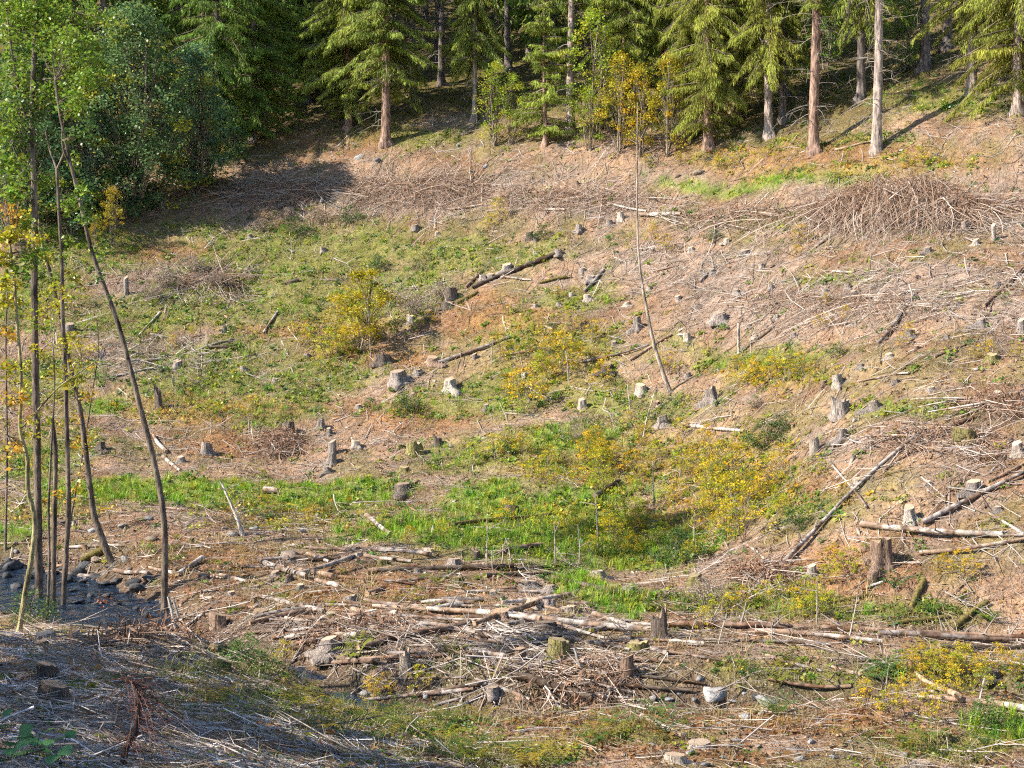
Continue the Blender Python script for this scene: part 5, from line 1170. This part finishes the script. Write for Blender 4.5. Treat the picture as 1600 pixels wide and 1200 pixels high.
# 1 fallen twigs everywhere
X, Y = scatter_pts(110000, 9, 74, 0.7)
br, gn, lu = zone('brash', X, Y), zone('green', X, Y), zone('lush', X, Y)
w = np.clip(0.34 + 0.6 * br - 0.24 * gn - 0.5 * lu, 0.02, 1) * (forest_depth(X, Y) < 2) * clear_of_stream(X, Y, 0.75)
m = SR.random(len(X)) < w; X, Y = X[m], Y[m]
n = len(X); scl = SR.lognormal(-0.9, 0.55, n) * np.clip(0.8 + Y / 90, 0.8, 1.5) * np.clip(Y / 24, 0.45, 1)
stuff('fallen_twigs', 'grey and brown twigs strewn over the cleared ground', 'twigs', TW, X, Y, np.clip(scl, 0.12, 1.5), 0.12, pal(n, GREYS, 0.65, 1.2), M['twig'], zoff=0.015, slope=1.0, zs=np.clip(scl, 0.3, 1) * 1.0)
# fine twigs matting the near bank, colours lightened for its skylit shade
X, Y = scatter_pts(26000, 8.5, 22, 0.5); wx = np.clip((-X + 1.5 - (Y - 15) * 0.5) / 3, 0, 1) * clear_of_stream(X, Y, 1.3)
X, Y = keep(X, Y, wx * 0.9); n = len(X)
stuff('near_twigs', 'fine grey twigs matting the near bank, lightened in colour for its shade', 'twigs', TW, X, Y, SR.lognormal(-1.35, 0.45, n), 0.2, pal(n, [(0.64, 0.62, 0.62), (0.54, 0.51, 0.50), (0.72, 0.69, 0.68), (0.32, 0.25, 0.21)], 0.8, 1.15), M['twig'], zoff=0.012, slope=1.0)
# 2 branched brash
X, Y = scatter_pts(9000, 9, 72, 0.75); w = np.clip(0.10 + 0.8 * zone('brash', X, Y) - 0.3 * zone('lush', X, Y), 0, 1) * (forest_depth(X, Y) < 1) * clear_of_stream(X, Y, 0.8)
X, Y = keep(X, Y, w); n = len(X)
stuff('loose_branches', 'bleached branched brash scattered across the slope', 'branches', TB, X, Y, SR.uniform(0.6, 1.7, n) * np.clip(Y / 24, 0.5, 1), 0.15, pal(n, GREYS, 0.7, 1.25), M['twig'], zoff=0.03, slope=1.0)
# 3 chips, clods, cones
X, Y = scatter_pts(80000, 9, 70, 0.8); X, Y = keep(X, Y, 0.85 * (1 - 0.7 * zone('lush', X, Y)) * clear_of_stream(X, Y, 0.6)); n = len(X)
stuff('wood_chips', 'wood chips, clods and cones littering the soil', 'debris', TCp, X, Y, np.minimum(SR.lognormal(-2.95, 0.55, n), 0.14) * np.clip(Y / 34, 0.35, 1), 0.5, pal(n, [(0.34, 0.205, 0.125), (0.22, 0.12, 0.065), (0.14, 0.085, 0.055), (0.50, 0.41, 0.32)], 0.7, 1.2, (0.4, 0.3, 0.2, 0.1)), M['twig'], zoff=0.01)
# 4 dry grass
X, Y = scatter_pts(30000, 9, 74, 0.65); w = np.clip(0.22 + 0.5 * zone('yellow', X, Y) + 0.45 * zone('green', X, Y) + 0.3 * zone('rust', X, Y) - 0.5 * zone('brash', X, Y) * (Y > 25), 0.03, 1) * clear_of_stream(X, Y, 1.1) * (forest_depth(X, Y) < 9)
X, Y = keep(X, Y, w); n = len(X)
stuff('dry_grass', 'straw-coloured dry grass tufts on the slope', 'grass', TD, X, Y, SR.uniform(0.14, 0.36, n) * np.clip(Y / 26, 0.5, 1), 0.2, pal(n, [(0.42, 0.31, 0.14), (0.33, 0.25, 0.09), (0.48, 0.38, 0.22), (0.24, 0.21, 0.06)], 0.7, 1.2), M['grass'])
# 5 low green forbs
X, Y = scatter_pts(64000, 9, 80, 0.55); g, yl, lu = zone('green', X, Y), zone('yellow', X, Y), zone('lush', X, Y)
cl = np.clip((fbm(X * 1.6 + 9, Y * 1.6 + 3) - 0.42) * 5, 0, 1)
w = np.clip(0.085 + 0.85 * g + 0.55 * yl + 0.6 * lu, 0, 1) * (0.22 + 0.78 * cl) * clear_of_stream(X, Y, 1.0)
fdp = forest_depth(X, Y); w = np.where(fdp > 1, 0.25 * cl, w)
m = SR.random(len(X)) < w; X, Y = X[m], Y[m]; n = len(X); yl = zone('yellow', X, Y); shade = forest_depth(X, Y) > 2
c = pal(n, [(0.12, 0.21, 0.022), (0.20, 0.27, 0.022), (0.07, 0.15, 0.03), (0.30, 0.31, 0.025)], 0.75, 1.3)
k = SR.random(n) < yl * 0.45; c[k] = pal(int(k.sum()), [(0.58, 0.38, 0.02), (0.42, 0.34, 0.02), (0.48, 0.26, 0.02)])
stuff('green_forbs', 'low green and yellowing herbs covering the moist slope', 'herbs', TF_, X, Y, SR.uniform(0.13, 0.34, n) * np.clip(Y / 36, 0.42, 1), 0.15, c, M['leaf'])
# 6 lush grass
X, Y = scatter_pts(42000, 15, 66, 0.6); lu, g = zone('lush', X, Y), zone('green', X, Y); w = np.clip(0.7 * lu + 0.20 * g * (Y > 24) + 0.12 * zone('yellow', X, Y), 0, 1) * clear_of_stream(X, Y, 1.0)
X, Y = keep(X, Y, w); n = len(X)
stuff('lush_grass', 'bright green grass and rushes in the damp valley bottom', 'grass', TG, X, Y, SR.uniform(0.12, 0.34, n), 0.12, pal(n, [(0.19, 0.39, 0.02), (0.14, 0.32, 0.02), (0.28, 0.40, 0.02), (0.38, 0.36, 0.05)], 0.75, 1.25, (0.3, 0.2, 0.3, 0.2)), M['grass'])
# 7 ferns
X, Y = scatter_pts(6500, 10, 60, 0.9); w = np.clip(0.7 * zone('green', X, Y) * (Y < 27) + 0.35 * zone('yellow', X, Y) + 0.12 * zone('lush', X, Y) + 0.18 * zone('rust', X, Y) * (Y < 30), 0, 1) * clear_of_stream(X, Y, 1.2)
X, Y = keep(X, Y, w); n = len(X)
stuff('ferns', 'green and yellowing ferns on the banks', 'ferns', TE, X, Y, SR.uniform(0.16, 0.42, n), 0.15, pal(n, [(0.11, 0.18, 0.025), (0.20, 0.22, 0.025), (0.33, 0.24, 0.03), (0.07, 0.14, 0.03)], 0.8, 1.2), M['leaf'])
# 8 faded heath
X, Y = scatter_pts(9000, 40, 72, 0.3); u_, v_ = X * 0, Y * 0
hz = np.zeros(len(X))
for (u, v, ru, rv) in [(300, 445, 110, 35), (640, 470, 60, 28), (480, 345, 160, 18), (250, 560, 110, 25), (960, 660, 120, 25), (700, 395, 60, 14)]:
    c0 = hit(u, v); hz = np.maximum(hz, np.clip(1.3 - np.hypot((X - c0[0]) / (ru * c0[1] / F), (Y - c0[1]) / max(1.0, abs(hit(u, v - rv)[1] - hit(u, v + rv)[1]) / 2)), 0, 1))
X, Y = keep(X, Y, hz * 0.8); n = len(X)
stuff('faded_heath', 'faded grey-brown heath and seed heads on the upper slope', 'heath', TH, X, Y, SR.uniform(0.22, 0.5, n), 0.15, pal(n, [(0.30, 0.22, 0.17), (0.42, 0.34, 0.28), (0.20, 0.15, 0.09), (0.13, 0.13, 0.06)], 0.75, 1.2), M['leaf'])
# 9 fallen leaves in the yellow and rusty places
X, Y = scatter_pts(40000, 14, 62, 0.7); w = np.clip(0.75 * zone('yellow', X, Y) + 0.5 * zone('rust', X, Y) + 0.08, 0, 1) * clear_of_stream(X, Y, 0.9)
X, Y = keep(X, Y, w); n = len(X)
c = pal(n, [(0.42, 0.27, 0.02), (0.34, 0.17, 0.025), (0.22, 0.10, 0.035), (0.38, 0.30, 0.04)], 0.7, 1.2)
k = (zone('yellow', X, Y) < 0.2); c[k] = pal(int(k.sum()), [(0.26, 0.12, 0.045), (0.18, 0.085, 0.035), (0.32, 0.18, 0.06)])
stuff('fallen_leaves', 'yellow and rusty leaves lying under the saplings', 'leaves', [t_forb(s + 30, 4, 0.5, 0.9, 0.35) for s in range(3)], X, Y, SR.uniform(0.09, 0.2, n), 0.1, c, M['leaf'])
